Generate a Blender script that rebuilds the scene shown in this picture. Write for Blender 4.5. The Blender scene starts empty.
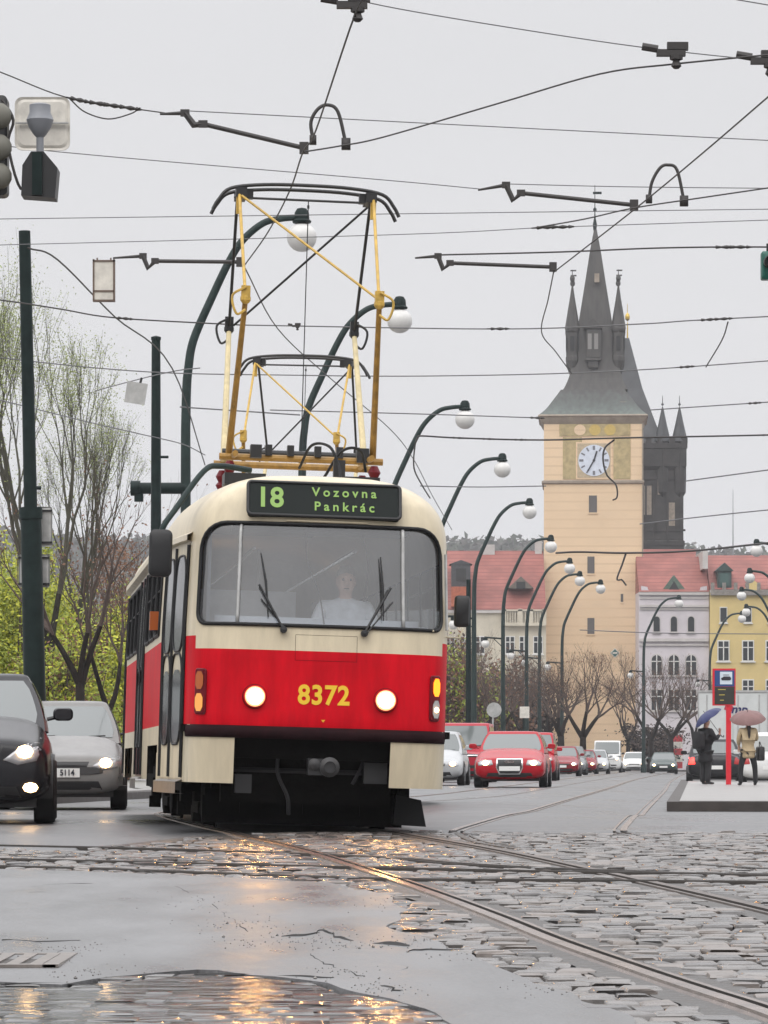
import bpy, bmesh, math, random
from mathutils import Vector, Matrix, noise
from mathutils.bvhtree import BVHTree
R = random.Random(7)
pi = math.pi
sc = bpy.context.scene
COL = sc.collection
F = 4000.0; HY = 764.0; CH = 0.59          # focal length in pixels, horizon row, camera height

# ------------------------------------------------------------------ ground
def sstep(t):
    t = max(0.0, min(1.0, t)); return t*t*(3-2*t)
def G(x, y):
    g = 0.0
    if y < 34: g -= 0.01*(34-max(y, 3))
    u = x - 0.075*y
    if 44 < y < 400:
        g -= 0.10*sstep((u+3.2)/2.8)*sstep((y-44)/10)
    return g
def gp(px, py):
    """point of the road that a measured position of the photograph falls on"""
    z = 3720.0/(py-724) if py > 833 else F*CH/(py-HY)
    return Vector(((px-384)*z/F, z))
def at(px, py, z):
    return Vector(((px-384)*z/F, z, CH+(HY-py)*z/F))

# ------------------------------------------------------------------ materials
def nt(name):
    m = bpy.data.materials.new(name); m.use_nodes = True
    n = m.node_tree.nodes; l = m.node_tree.links
    return m, n, l, n['Principled BSDF']
def setin(b, **k):
    for a, v in k.items():
        b.inputs[a.replace('_', ' ')].default_value = v
def mat(name, col, rough=0.5, metal=0.0, var=0.0, scale=4.0, bump=0.0, bscale=None, spec=0.5, stretch=(1,1,1), detail=5, coat=0.0):
    m, n, l, b = nt(name)
    c = tuple(col)+(1,)
    setin(b, Base_Color=c, Roughness=rough, Metallic=metal)
    b.inputs['Specular IOR Level'].default_value = spec
    if coat: b.inputs['Coat Weight'].default_value = coat; b.inputs['Coat Roughness'].default_value = .08
    if var or bump:
        tc = n.new('ShaderNodeTexCoord'); mp = n.new('ShaderNodeMapping')
        mp.inputs['Scale'].default_value = stretch
        l.new(tc.outputs['Object'], mp.inputs['Vector'])
    if var:
        t = n.new('ShaderNodeTexNoise'); t.inputs['Scale'].default_value = scale; t.inputs['Detail'].default_value = detail
        t.inputs['Roughness'].default_value = .65
        l.new(mp.outputs['Vector'], t.inputs['Vector'])
        r = n.new('ShaderNodeValToRGB')
        r.color_ramp.elements[0].position = .3; r.color_ramp.elements[1].position = .7
        r.color_ramp.elements[0].color = tuple(max(0, v*(1-var)) for v in col)+(1,)
        r.color_ramp.elements[1].color = tuple(min(1, v*(1+var)) for v in col)+(1,)
        l.new(t.outputs['Fac'], r.inputs['Fac']); l.new(r.outputs['Color'], b.inputs['Base Color'])
        mr = n.new('ShaderNodeMapRange')
        mr.inputs['To Min'].default_value = rough*(1-.3*min(var*2, 1)); mr.inputs['To Max'].default_value = min(1, rough*(1+.3*min(var*2, 1)))
        l.new(t.outputs['Fac'], mr.inputs['Value']); l.new(mr.outputs['Result'], b.inputs['Roughness'])
    if bump:
        t2 = n.new('ShaderNodeTexNoise'); t2.inputs['Scale'].default_value = bscale or scale*4; t2.inputs['Detail'].default_value = 4
        l.new(mp.outputs['Vector'], t2.inputs['Vector'])
        bp = n.new('ShaderNodeBump'); bp.inputs['Strength'].default_value = bump; bp.inputs['Distance'].default_value = .02
        l.new(t2.outputs['Fac'], bp.inputs['Height']); l.new(bp.outputs['Normal'], b.inputs['Normal'])
    return m
def emit(name, col, s, base=(.05,.05,.05)):
    m, n, l, b = nt(name)
    setin(b, Base_Color=tuple(base)+(1,), Roughness=.2)
    b.inputs['Emission Color'].default_value = tuple(col)+(1,)
    b.inputs['Emission Strength'].default_value = s
    return m
def glassmat(name, tint, refl, rough=.03, wob=.0, dirt=.0):
    """thin pane: tinted see-through mixed with a mirror share, and a film of rain"""
    m, n, l, b = nt(name)
    n.remove(b)
    out = [q for q in n if q.type == 'OUTPUT_MATERIAL'][0]
    tr = n.new('ShaderNodeBsdfTransparent'); tr.inputs['Color'].default_value = tuple(tint)+(1,)
    gl = n.new('ShaderNodeBsdfGlossy'); gl.inputs['Roughness'].default_value = rough
    mx = n.new('ShaderNodeMixShader'); mx.inputs['Fac'].default_value = refl
    l.new(tr.outputs[0], mx.inputs[1]); l.new(gl.outputs[0], mx.inputs[2])
    fr = n.new('ShaderNodeFresnel'); fr.inputs['IOR'].default_value = 1.5
    mr = n.new('ShaderNodeMath'); mr.operation = 'ADD'; mr.inputs[1].default_value = refl; mr.use_clamp = True
    l.new(fr.outputs[0], mr.inputs[0]); l.new(mr.outputs[0], mx.inputs['Fac'])
    last = mx
    if dirt:
        df = n.new('ShaderNodeBsdfDiffuse'); df.inputs['Color'].default_value = (.55,.57,.6,1)
        m2 = n.new('ShaderNodeMixShader')
        tc = n.new('ShaderNodeTexCoord'); t = n.new('ShaderNodeTexNoise'); t.inputs['Scale'].default_value = 2.2; t.inputs['Detail'].default_value = 6
        l.new(tc.outputs['Object'], t.inputs['Vector'])
        q = n.new('ShaderNodeMapRange'); q.inputs['From Min'].default_value = .3; q.inputs['From Max'].default_value = .75
        q.inputs['To Min'].default_value = dirt*.5; q.inputs['To Max'].default_value = dirt*1.4
        l.new(t.outputs['Fac'], q.inputs['Value']); l.new(q.outputs[0], m2.inputs['Fac'])
        l.new(mx.outputs[0], m2.inputs[1]); l.new(df.outputs[0], m2.inputs[2]); last = m2
    l.new(last.outputs[0], out.inputs['Surface'])
    return m
def wetmat(name, col, r0, r1, bump, bscale, var=.25, scale=.8, stretch=(1,1,1), spec=.5, fine=0.0):
    m, n, l, b = nt(name)
    tc = n.new('ShaderNodeTexCoord'); mp = n.new('ShaderNodeMapping'); mp.inputs['Scale'].default_value = stretch
    l.new(tc.outputs['Object'], mp.inputs['Vector'])
    t = n.new('ShaderNodeTexNoise'); t.inputs['Scale'].default_value = scale; t.inputs['Detail'].default_value = 7; t.inputs['Roughness'].default_value = .6
    l.new(mp.outputs[0], t.inputs['Vector'])
    r = n.new('ShaderNodeValToRGB'); r.color_ramp.elements[0].position = .3; r.color_ramp.elements[1].position = .7
    r.color_ramp.elements[0].color = tuple(v*(1-var) for v in col)+(1,); r.color_ramp.elements[1].color = tuple(v*(1+var) for v in col)+(1,)
    l.new(t.outputs['Fac'], r.inputs['Fac']); l.new(r.outputs[0], b.inputs['Base Color'])
    mr = n.new('ShaderNodeMapRange'); mr.inputs['From Min'].default_value = .3; mr.inputs['From Max'].default_value = .7
    mr.inputs['To Min'].default_value = r0; mr.inputs['To Max'].default_value = r1
    l.new(t.outputs['Fac'], mr.inputs['Value']); l.new(mr.outputs[0], b.inputs['Roughness'])
    b.inputs['Specular IOR Level'].default_value = spec
    t2 = n.new('ShaderNodeTexNoise'); t2.inputs['Scale'].default_value = bscale; t2.inputs['Detail'].default_value = 5
    l.new(mp.outputs[0], t2.inputs['Vector'])
    if fine:
        t3 = n.new('ShaderNodeTexNoise'); t3.inputs['Scale'].default_value = 55; t3.inputs['Detail'].default_value = 3
        l.new(tc.outputs['Object'], t3.inputs['Vector'])
        ad = n.new('ShaderNodeMath'); ad.operation = 'MULTIPLY_ADD'; ad.inputs[1].default_value = fine; l.new(t3.outputs['Fac'], ad.inputs[0]); l.new(t2.outputs['Fac'], ad.inputs[2]); t2 = ad
    bp = n.new('ShaderNodeBump'); bp.inputs['Strength'].default_value = bump; bp.inputs['Distance'].default_value = .02 if 'puddle' not in name else .035
    l.new(t2.outputs[0], bp.inputs['Height']); l.new(bp.outputs[0], b.inputs['Normal'])
    return m
def rowmat(name, c1, c2, rows, rough=.7, axis='Z', var=.2, nscale=1.5):
    """courses of tiles or blocks: bands along an axis, mixed with blotches"""
    m, n, l, b = nt(name)
    tc = n.new('ShaderNodeTexCoord'); sp = n.new('ShaderNodeSeparateXYZ'); l.new(tc.outputs['Object'], sp.inputs[0])
    mu = n.new('ShaderNodeMath'); mu.operation = 'MULTIPLY'; mu.inputs[1].default_value = rows; l.new(sp.outputs[axis], mu.inputs[0])
    fr = n.new('ShaderNodeMath'); fr.operation = 'FRACT'; l.new(mu.outputs[0], fr.inputs[0])
    gt = n.new('ShaderNodeMath'); gt.operation = 'LESS_THAN'; gt.inputs[1].default_value = .2; l.new(fr.outputs[0], gt.inputs[0])
    t = n.new('ShaderNodeTexNoise'); t.inputs['Scale'].default_value = nscale; t.inputs['Detail'].default_value = 6; l.new(tc.outputs['Object'], t.inputs['Vector'])
    r = n.new('ShaderNodeValToRGB'); r.color_ramp.elements[0].position = .3; r.color_ramp.elements[1].position = .7
    r.color_ramp.elements[0].color = tuple(v*(1-var) for v in c1)+(1,); r.color_ramp.elements[1].color = tuple(v*(1+var) for v in c1)+(1,)
    l.new(t.outputs['Fac'], r.inputs['Fac'])
    mx = n.new('ShaderNodeMix'); mx.data_type = 'RGBA'; l.new(gt.outputs[0], mx.inputs[0]); l.new(r.outputs[0], mx.inputs[6]); mx.inputs[7].default_value = tuple(c2)+(1,)
    l.new(mx.outputs[2], b.inputs['Base Color']); setin(b, Roughness=rough)
    return m

# ------------------------------------------------------------------ mesh builder
class MB:
    def __init__(s): s.v = []; s.f = []; s.m = []
    def add(s, vs, fs, mi=0):
        o = len(s.v); s.v += [tuple(p) for p in vs]
        for f in fs: s.f.append([o+i for i in f]); s.m.append(mi)
        return s
    def box(s, c, d, mi=0, rot=None):
        hx, hy, hz = d[0]/2, d[1]/2, d[2]/2
        vs = [Vector((x, y, z)) for x in (-hx, hx) for y in (-hy, hy) for z in (-hz, hz)]
        if rot is not None: vs = [rot @ v for v in vs]
        vs = [v+Vector(c) for v in vs]
        return s.add(vs, [(0,1,3,2),(4,6,7,5),(0,4,5,1),(2,3,7,6),(0,2,6,4),(1,5,7,3)], mi)
    def tube(s, pts, rad, n=8, mi=0, caps=True):
        pts = [Vector(p) for p in pts]; k = len(pts)
        rs = rad if isinstance(rad, (list, tuple)) else [rad]*k
        vs = []; prev = None
        for i in range(k):
            d = (pts[min(i+1, k-1)]-pts[max(i-1, 0)])
            d = d.normalized() if d.length > 1e-9 else Vector((0,0,1))
            if prev is None:
                up = Vector((0,0,1)) if abs(d.z) < .9 else Vector((1,0,0))
                a = d.cross(up).normalized()
            else:
                a = prev-d*prev.dot(d)
                a = a.normalized() if a.length > 1e-6 else d.orthogonal().normalized()
            prev = a; b = d.cross(a)
            for j in range(n):
                t = 2*pi*j/n; vs.append(pts[i]+(a*math.cos(t)+b*math.sin(t))*rs[i])
        fs = [(i*n+j, i*n+(j+1) % n, (i+1)*n+(j+1) % n, (i+1)*n+j) for i in range(k-1) for j in range(n)]
        if caps: fs += [tuple(range(n))[::-1], tuple((k-1)*n+j for j in range(n))]
        return s.add(vs, fs, mi)
    def lathe(s, prof, c=(0,0,0), n=20, axis='Z', mi=0):
        vs = []
        for r, h in prof:
            for j in range(n):
                t = 2*pi*j/n; x, y = r*math.cos(t), r*math.sin(t)
                p = (x, y, h) if axis == 'Z' else ((x, h, y) if axis == 'Y' else (h, x, y))
                vs.append(Vector(p)+Vector(c))
        k = len(prof)
        fs = [(i*n+j, i*n+(j+1) % n, (i+1)*n+(j+1) % n, (i+1)*n+j) for i in range(k-1) for j in range(n)]
        if prof[0][0] > 1e-4: fs.append(tuple(range(n)))
        if prof[-1][0] > 1e-4: fs.append(tuple((k-1)*n+j for j in range(n)))
        return s.add(vs, fs, mi)
    def sphere(s, c, r, n=14, mi=0, sq=(1,1,1)):
        k = n//2+1
        vs = []
        for i in range(k):
            a = pi*i/(k-1)
            for j in range(n):
                t = 2*pi*j/n
                vs.append((c[0]+r*sq[0]*math.sin(a)*math.cos(t), c[1]+r*sq[1]*math.sin(a)*math.sin(t), c[2]+r*sq[2]*math.cos(a)))
        return s.add(vs, [(i*n+j, i*n+(j+1) % n, (i+1)*n+(j+1) % n, (i+1)*n+j) for i in range(k-1) for j in range(n)], mi)
    def prism(s, poly, y0, y1, mi=0, plane='XZ'):
        """polygon in a plane pushed along the third axis"""
        def P(a, b, h): return (a, h, b) if plane == 'XZ' else ((a, b, h) if plane == 'XY' else (h, a, b))
        k = len(poly)
        vs = [P(a, b, y0) for a, b in poly]+[P(a, b, y1) for a, b in poly]
        fs = [tuple(range(k)), tuple(range(2*k-1, k-1, -1))]+[(i, i+k, (i+1) % k+k, (i+1) % k) for i in range(k)]
        return s.add(vs, fs, mi)
    def grid(s, rows, mi=0, closed=False):
        n = len(rows[0]); vs = [p for r in rows for p in r]; k = len(rows)
        fs = []
        for i in range(k-1):
            for j in range(n if closed else n-1):
                fs.append((i*n+j, i*n+(j+1) % n, (i+1)*n+(j+1) % n, (i+1)*n+j))
        return s.add(vs, fs, mi)
    def build(s, name, mats, parent=None, smooth=False, merge=0, fixn=True):
        me = bpy.data.meshes.new(name)
        me.from_pydata([tuple(p) for p in s.v], [], s.f)
        for m in (mats if isinstance(mats, (list, tuple)) else [mats]): me.materials.append(m)
        me.polygons.foreach_set('material_index', s.m)
        if fixn or merge:
            b = bmesh.new(); b.from_mesh(me)
            if merge: bmesh.ops.remove_doubles(b, verts=b.verts, dist=merge)
            if fixn: bmesh.ops.recalc_face_normals(b, faces=b.faces)
            b.to_mesh(me); b.free()
        if smooth:
            me.polygons.foreach_set('use_smooth', [True]*len(me.polygons))
            if smooth is not True: me.set_sharp_from_angle(angle=math.radians(smooth))
        me.update()
        o = bpy.data.objects.new(name, me); COL.objects.link(o)
        if parent is not None: o.parent = parent
        return o

def thing(name, label, cat, loc=(0,0,0), rz=0, group=None, rot=None):
    o = bpy.data.objects.new(name, None); COL.objects.link(o); o.empty_display_size = .2
    o.location = loc; o.rotation_euler = rot or (0,0,rz)
    o['label'] = label; o['category'] = cat
    if group: o['group'] = group
    return o
def tag(o, label, cat, group=None, kind=None):
    o['label'] = label; o['category'] = cat
    if group: o['group'] = group
    if kind: o['kind'] = kind
    return o
def struct(o, label=None, cat=None, kind='structure'):
    o['kind'] = kind
    o['label'] = label or 'the '+o.name.split('.')[0].replace('_', ' ')+' of the street scene'
    o['category'] = cat or o.name.split('.')[0].replace('_', ' ')
    return o
def kids(o): return [c for c in bpy.data.objects if c.parent == o]
def dup(o, parent=None, label=None, **props):
    c = o.copy(); COL.objects.link(c)
    if parent is not None: c.parent = parent
    if label: c['label'] = label
    for k, v in props.items(): c[k] = v
    for ch in kids(o): dup(ch, c)
    return c
def cr(pts, n=8):
    """Catmull-Rom through points"""
    pts = [Vector(p) for p in pts]; out = []
    for i in range(len(pts)-1):
        p0 = pts[i-1] if i else pts[0]*2-pts[1]; p1 = pts[i]; p2 = pts[i+1]
        p3 = pts[i+2] if i+2 < len(pts) else pts[-1]*2-pts[-2]
        for k in range(n):
            t = k/n
            out.append(.5*((2*p1)+(p2-p0)*t+(2*p0-5*p1+4*p2-p3)*t*t+(3*p1-p0-3*p2+p3)*t**3))
    return out+[pts[-1]]
def interp(tab, x):
    if x <= tab[0][0]: return tab[0][1]
    for (a, b), (c, d) in zip(tab, tab[1:]):
        if x <= c: return b+(d-b)*(x-a)/(c-a)
    return tab[-1][1]
def text_mb(body, size, bold=0.0, sx=1.0, spacing=1.0, align='CENTER', res=4, shear=0):
    """letters as a mesh in the XZ plane, origin at the middle of the line"""
    cu = bpy.data.curves.new('lettering', 'FONT'); cu.body = body; cu.size = size; cu.align_x = align; cu.align_y = 'CENTER'
    cu.offset = bold; cu.space_character = spacing; cu.resolution_u = res; cu.shear = shear; cu.extrude = .0015
    o = bpy.data.objects.new('lettering', cu); COL.objects.link(o)
    dg = bpy.context.evaluated_depsgraph_get(); dg.update()
    me = bpy.data.meshes.new_from_object(o.evaluated_get(dg))
    vs = [(v.co.x*sx, v.co.z, v.co.y) for v in me.vertices]; fs = [tuple(p.vertices) for p in me.polygons]
    bpy.data.objects.remove(o); bpy.data.curves.remove(cu); bpy.data.meshes.remove(me)
    m = MB(); m.add(vs, fs); return m
def shift(m, d):
    m.v = [(p[0]+d[0], p[1]+d[1], p[2]+d[2]) for p in m.v]; return m
def sdf_rr(x, z, x0, x1, z0, z1, r):
    """signed distance to a rounded rectangle; r = radius or (bottom, top)"""
    cx, cz = (x0+x1)/2, (z0+z1)/2
    rr = r if not isinstance(r, tuple) else (r[1] if z > cz else r[0])
    qx = abs(x-cx)-(x1-x0)/2+rr; qz = abs(z-cz)-(z1-z0)/2+rr
    return min(max(qx, qz), 0)+math.hypot(max(qx, 0), max(qz, 0))-rr
def rr_outline(x0, x1, z0, z1, r, n=7):
    rb, rt = r if isinstance(r, tuple) else (r, r)
    pts = []
    for cx, cz, a0, q in ((x1-rb, z0+rb, -pi/2, rb), (x1-rt, z1-rt, 0, rt), (x0+rt, z1-rt, pi/2, rt), (x0+rb, z0+rb, pi, rb)):
        for i in range(n+1):
            t = a0+pi/2*i/n; pts.append((cx+q*math.cos(t), cz+q*math.sin(t)))
    # extra points along the straight runs so that a bent surface is followed
    out = []
    for (a, b), (c, d) in zip(pts, pts[1:]+pts[:1]):
        k = max(1, int(math.hypot(c-a, d-b)/.05))
        for i in range(k): out.append((a+(c-a)*i/k, b+(d-b)*i/k))
    return out

# ------------------------------------------------------------------ shared materials
M = dict(
 red=mat('tram_red_paint', (.54,.004,.013), .5, var=.24, scale=2.2, spec=.09, stretch=(2.5,2.5,.5)),
 cream=mat('tram_cream_paint', (.60,.52,.375), .32, var=.12, scale=2.4, spec=.3, stretch=(3,3,.5)),
 creamdirty=mat('tram_cream_paint_worn', (.56,.49,.35), .42, var=.26, scale=3, stretch=(3,3,.5)),
 dkred=mat('tram_dark_red_paint', (.13,.006,.012), .35, var=.15, spec=.2),
 bumper=mat('tram_bumper_rubber', (.018,.006,.008), .75, var=.35, scale=8, spec=.1),
 black=mat('black_rubber', (.010,.010,.011), .55, spec=.3),
 under=mat('underframe_grime', (.007,.0065,.006), .85, var=.4, scale=9, bump=.4, spec=.12),
 steel=mat('worn_steel', (.28,.25,.23), .35, .9, var=.25, scale=14),
 rail=mat('rail_steel', (.30,.24,.21), .26, .85, var=.3, scale=5),
 raildull=mat('rail_steel_dull', (.13,.11,.10), .5, .4, var=.35, scale=6),
 groove=mat('rail_groove', (.03,.024,.02), .6, var=.3),
 yellow=mat('pantograph_yellow', (.52,.33,.06), .45, var=.3, scale=12),
 brownyellow=mat('pantograph_ochre', (.30,.165,.03), .5, var=.35, scale=12),
 paleyellow=mat('pantograph_pale_yellow', (.62,.52,.30), .5, var=.2, scale=12),
 pole=mat('pole_dark_green', (.011,.020,.019), .5, var=.3, scale=5, spec=.15),
 polegrey=mat('lamp_post_green_grey', (.022,.036,.034), .5, var=.25, scale=5, spec=.2),
 globe=mat('opal_globe', (.62,.61,.59), .3, var=.06, scale=6),
 wire=mat('overhead_wire', (.04,.036,.035), .6),
 wireg=mat('weathered_span_wire', (.13,.13,.135), .6),
 chrome=mat('chrome', (.7,.7,.7), .12, 1.0),
 galv=mat('galvanised_sheet', (.42,.42,.41), .45, .4, var=.2, scale=6),
 whitesheet=mat('weathered_white_sheet', (.62,.59,.53), .5, var=.22, scale=5),
 dark=mat('dark_plastic', (.015,.015,.016), .45),
 tyre=mat('tyre_rubber', (.013,.013,.013), .75, var=.3, scale=15),
 rim=mat('alloy_rim', (.34,.34,.35), .3, .8),
 lamp=emit('headlamp_lit', (1,.52,.18), 190, (.8,.8,.8)),
 lampcar=emit('car_headlamp_lit', (1,.60,.25), 13, (.8,.8,.8)),
 lamprim=emit('headlamp_rim_glow', (1,.62,.28), 1.25, (.6,.5,.3)),
 lamplens=mat('headlamp_lens', (.42,.42,.43), .08, .3),
 amberlit=emit('amber_lamp_lit', (1,.22,.004), 2.6, (.6,.2,.02)),
 amber=mat('amber_lens', (.42,.10,.02), .2),
 amberdim=emit('amber_lamp_dim', (1,.42,.12), .55, (.5,.2,.03)),
 taillit=emit('brake_lamp_lit', (1,.03,.02), 5, (.5,.02,.02)),
 tail=mat('tail_lens', (.35,.01,.01), .15),
 plate=mat('number_plate', (.72,.72,.70), .4),
 ink=mat('plate_ink', (.02,.02,.03), .5),
 cglass=glassmat('car_glass', (.16,.19,.18), .16, .06, dirt=.17),
 wglass=glassmat('tram_windscreen', (.95,.97,.98), .17, .02, dirt=.075),
 sglass=glassmat('tram_side_glass', (.5,.54,.54), .12, .03, dirt=.05),
 bglass=mat('house_window_glass', (.022,.025,.027), .14, spec=.35),
 numyel=mat('fleet_number_yellow', (.80,.52,.03), .4),
 led=emit('display_green', (.36,.66,.07), .62),
 sign=mat('display_panel', (.016,.020,.019), .5, spec=.12),
 skin=mat('skin', (.52,.31,.23), .5),
 skinpale=mat('skin_pale', (.60,.38,.30), .5),
)
# ================================================================== SETTING: ground, road, setts, rails
m_asphalt = wetmat('wet_asphalt', (.105,.105,.108), .2, .52, .5, 4, fine=.12, var=.35, scale=.5, stretch=(1,.35,1))
m_patch = wetmat('wet_asphalt_smooth', (.135,.135,.138), .2, .58, .7, 3.2, fine=.35, var=.4, scale=1.6, stretch=(1,.30,1))
m_sett = wetmat('wet_granite_setts', (.12,.11,.104), .17, .36, .45, 12, var=.5, scale=4, fine=.15, spec=.8)
m_bed = wetmat('sett_joint_grit', (.016,.013,.012), .6, .9, .5, 30, var=.4, scale=8)
m_pudd = wetmat('puddle_water', (.03,.03,.03), .05, .12, .9, 8.0, var=.2, scale=1, stretch=(.45,1.0,1), spec=.6)
m_kerb = wetmat('wet_kerb_stone', (.05,.042,.038), .5, .7, .3, 12, var=.35, scale=3)
m_pave = wetmat('wet_paving', (.26,.25,.24), .3, .5, .2, 10, var=.2, scale=2)
m_crack = mat('crack_edge', (.012,.011,.011), .8)
m_seam = wetmat('rail_bed_mortar', (.06,.054,.05), .3, .6, .8, 40, var=.5, scale=14, fine=.3)

def sheet(name, xs, ys, zf, m):
    mb = MB(); mb.grid([[(x, y, zf(x, y)) for x in xs] for y in ys])
    return mb.build(name, m, smooth=True)
xs = [-1500,-600,-200,-80,-40,-25]+[i*1.0 for i in range(-18, 45)]+[50,60,80,120,300,800,1500]
ys = [-40,0,4,8]+[10+i*2.0 for i in range(20)]+[52+i*6 for i in range(60)]+[430,500,700,1100,1700,2150]
struct(sheet('ground', xs, ys, lambda x, y: G(x, y)-.055, m_bed))
def yfront(x):
    px = 384+x*F/35
    return interp([(-400,29.9),(0,29.9),(120,29.6),(170,31.2),(230,34.2),(440,35.1),(768,34.2),(1200,33.6)], px)+.16*noise.noise(Vector((x*3,0,0)))
rx = [-60,-40,-25]+[-16+i*.4 for i in range(95)]+[26,32,40,50,70,100]
mb = MB(); rows = []
for k in range(64):
    t = [0,.15,.35,.7,1.2,2,3][k] if k < 7 else 3+(k-6)**1.42
    rows.append([(x, yfront(x)+t, G(x, yfront(x)+t)-(.03 if k == 0 else 0)) for x in rx])
mb.grid(rows); struct(mb.build('road', m_asphalt, smooth=True))

# rails: centre lines of the two tracks, all on the ground
ctrA = [gp(px, py) for px, py in ((900,1060),(768,1012),(700,990),(640,970),(560,942),(500,918),(440,895.5),(377,874),(304,851),(240,835.8))]
A = cr([(p.x, p.y, 0) for p in ctrA], 10)
def offset(line, d):
    out = []
    for i, p in enumerate(line):
        t = (line[min(i+1, len(line)-1)]-line[max(i-1, 0)]); t.z = 0; t.normalize()
        out.append(p+Vector((t.y, -t.x, 0))*d)
    return out
near = offset(A, .717)
m_seam = wetmat('rail_bed_mortar', (.06,.054,.05), .3, .6, .8, 40, var=.5, scale=14, fine=.3)
track1 = near + cr([(near[-1].x,near[-1].y,0),(-.96,37.3,0),(-1.63,43.7,0),(-1.95,47.6,0),(-1.75,50,0),(-1.1,55,0),(-.38,61,0),(1.45,73.8,0),(3.5,100,0),(8.7,168,0),(19,300,0)], 8)[1:]
track2n = cr([(11.5,18.5,0),(7.2,21.5,0),(4.1,24.6,0),(2.45,27.6,0),(1.55,31.0,0),(1.34,34.8,0)], 10)
track2 = cr([(1.34,34.8,0),(1.48,37,0),(2.0,44,0),(3.5,64,0),(6.5,103,0),(11.4,168,0),(22,300,0)], 10)
def rail_strip(mb, line, sgn):
    prof = [(-.075,-.03,1),(-.06,.0,0),(-.058,.011,0),(.0,.011,0),(.002,-.022,2),(.040,-.022,2),(.042,.008,0),(.066,.008,0),(.07,-.03,1)]
    rows = []
    for i, p in enumerate(line):
        t = (line[min(i+1, len(line)-1)]-line[max(i-1, 0)]); t.z = 0; t.normalize()
        n = Vector((t.y, -t.x, 0))*sgn
        rows.append([(p.x+n.x*a, p.y+n.y*a, G(p.x, p.y)+h) for a, h, _ in prof])
    mi = [0,0,0,2,2,2,0,0]
    k = len(prof)
    for a, b in zip(rows, rows[1:]):
        for j in range(k-1): mb.add([a[j], a[j+1], b[j+1], b[j]], [(0,1,2,3)], 1 if mi[j] == 2 else 0)
RAILS = []
def track(name, centre, label):
    mb = MB()
    for s in (1, -1):
        ln = offset(centre, -.7175*s); RAILS.append(ln); k0 = len(mb.f); rail_strip(mb, ln, s)
        if s == -1 and centre is track1: mb.m[k0:] = [2 if q == 0 else q for q in mb.m[k0:]]; mb.v = mb.v[:mb.f[k0][0]]+[(a, b, c-.006) for a, b, c in mb.v[mb.f[k0][0]:]]
    o = mb.build(name, [M['rail'], M['groove'], M['raildull']]); struct(o, label, 'tram track'); return o
track('tram_rails', track1, 'pair of steel grooved rails curving under the tram to the lower right')
track('tram_rails', track2, 'pair of steel grooved rails beside the stop platform bending right over the setts')
cross = []
mb = MB()
for s in (1, -1):
    ln = offset(track2n, -.7175*s); RAILS.append(ln); rail_strip(mb, [Vector((p.x, p.y, 0)) for p in ln], s)
mb.v = [(a, b, c-.008) for a, b, c in mb.v]
o = mb.build('tram_rails', [m_seam, M['groove']]); struct(o, 'faint grimy rails sunk between the setts at the right', 'tram track')
for pts in (((-420,838),(0,846),(190,850.5),(380,858),(470,865),(620,872),(900,880)), ((-420,850),(60,861),(190,864),(380,868.5),(600,873),(900,877)), ((-420,857),(45,868),(190,873),(384,879.5),(576,881),(900,884))):
    cross.append(cr([(gp(*q).x, gp(*q).y, 0) for q in pts], 8))
mb = MB()
for ln in cross: rail_strip(mb, ln, 1)
RAILS += cross
o = mb.build('tram_rails', [M['groove'], M['groove']]); struct(o, 'dark sunken rails of the side street crossing the setts in front of the tram', 'tram track')
# smooth mortar beside the rails
mb = MB()
for ln in RAILS[:4]:
    for s in (1, -1):
        rows = []
        for i, p in enumerate(ln):
            if p.y > 34.5: continue
            t = (ln[min(i+1, len(ln)-1)]-ln[max(i-1, 0)]); t.z = 0; t.normalize(); n = Vector((t.y, -t.x, 0))*s
            w = .20+.04*noise.noise(Vector((p.x*4, p.y*4, s)))
            rows.append([(p.x+n.x*a, p.y+n.y*a, G(p.x, p.y)-.006) for a in (.078, w)])
        if len(rows) > 1: mb.grid(rows)
struct(mb.build('rail_bed_mortar', m_seam), kind='structure')

# smooth asphalt patch in the foreground
def inside(x, y, poly):
    c = False; j = len(poly)-1
    for i in range(len(poly)):
        (xi, yi), (xj, yj) = poly[i], poly[j]
        if (yi > y) != (yj > y) and x < (xj-xi)*(y-yi)/(yj-yi)+xi: c = not c
        j = i
    return c
def ragged(pts, amp, step):
    out = []
    for (a, b), (c, d) in zip(pts, pts[1:]+pts[:1]):
        k = max(1, int(math.hypot(c-a, d-b)/step))
        for i in range(k):
            x, y = a+(c-a)*i/k, b+(d-b)*i/k
            out.append((x+amp*noise.noise(Vector((x*5, y*2, 3))), y+2*amp*noise.noise(Vector((x*4, y*2, 9)))))
    return out
def gpoly(pts): return [(gp(*q).x, gp(*q).y) for q in pts]
PATCH = ragged(gpoly([(-330,861),(45,871),(200,876.5),(330,884),(392,897),(404,912),(388,928),(430,940),(470,957),(540,985),(620,1015),(690,1050),(700,1075),(540,1062),(480,1036),(400,1003),(330,984),(280,977),(190,971),(110,978),(60,986),(0,984),(-330,986)]), .05, .12)
def flat(name, poly, h, thick, m):
    mb = MB(); k = len(poly)
    vs = [(x, y, G(x, y)+h) for x, y in poly]+[(x, y, G(x, y)+h-thick) for x, y in poly]
    mb.add(vs, [tuple(range(k))]+[(i, (i+1) % k, (i+1) % k+k, i+k) for i in range(k)])
    return mb.build(name, m)
struct(flat('asphalt_patch', PATCH, .006, .05, m_patch), 'smooth grey asphalt patch filling the lower left foreground')
PUD = ragged(gpoly([(-330,990),(0,988),(60,990),(110,983),(190,976),(280,982),(330,990),(400,1008),(470,1040),(490,1070),(-500,1080)]), .05, .06)
struct(flat('puddle', PUD, .0035, .004, m_pudd), 'thin film of rain water lying over the setts at the lower left')
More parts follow.
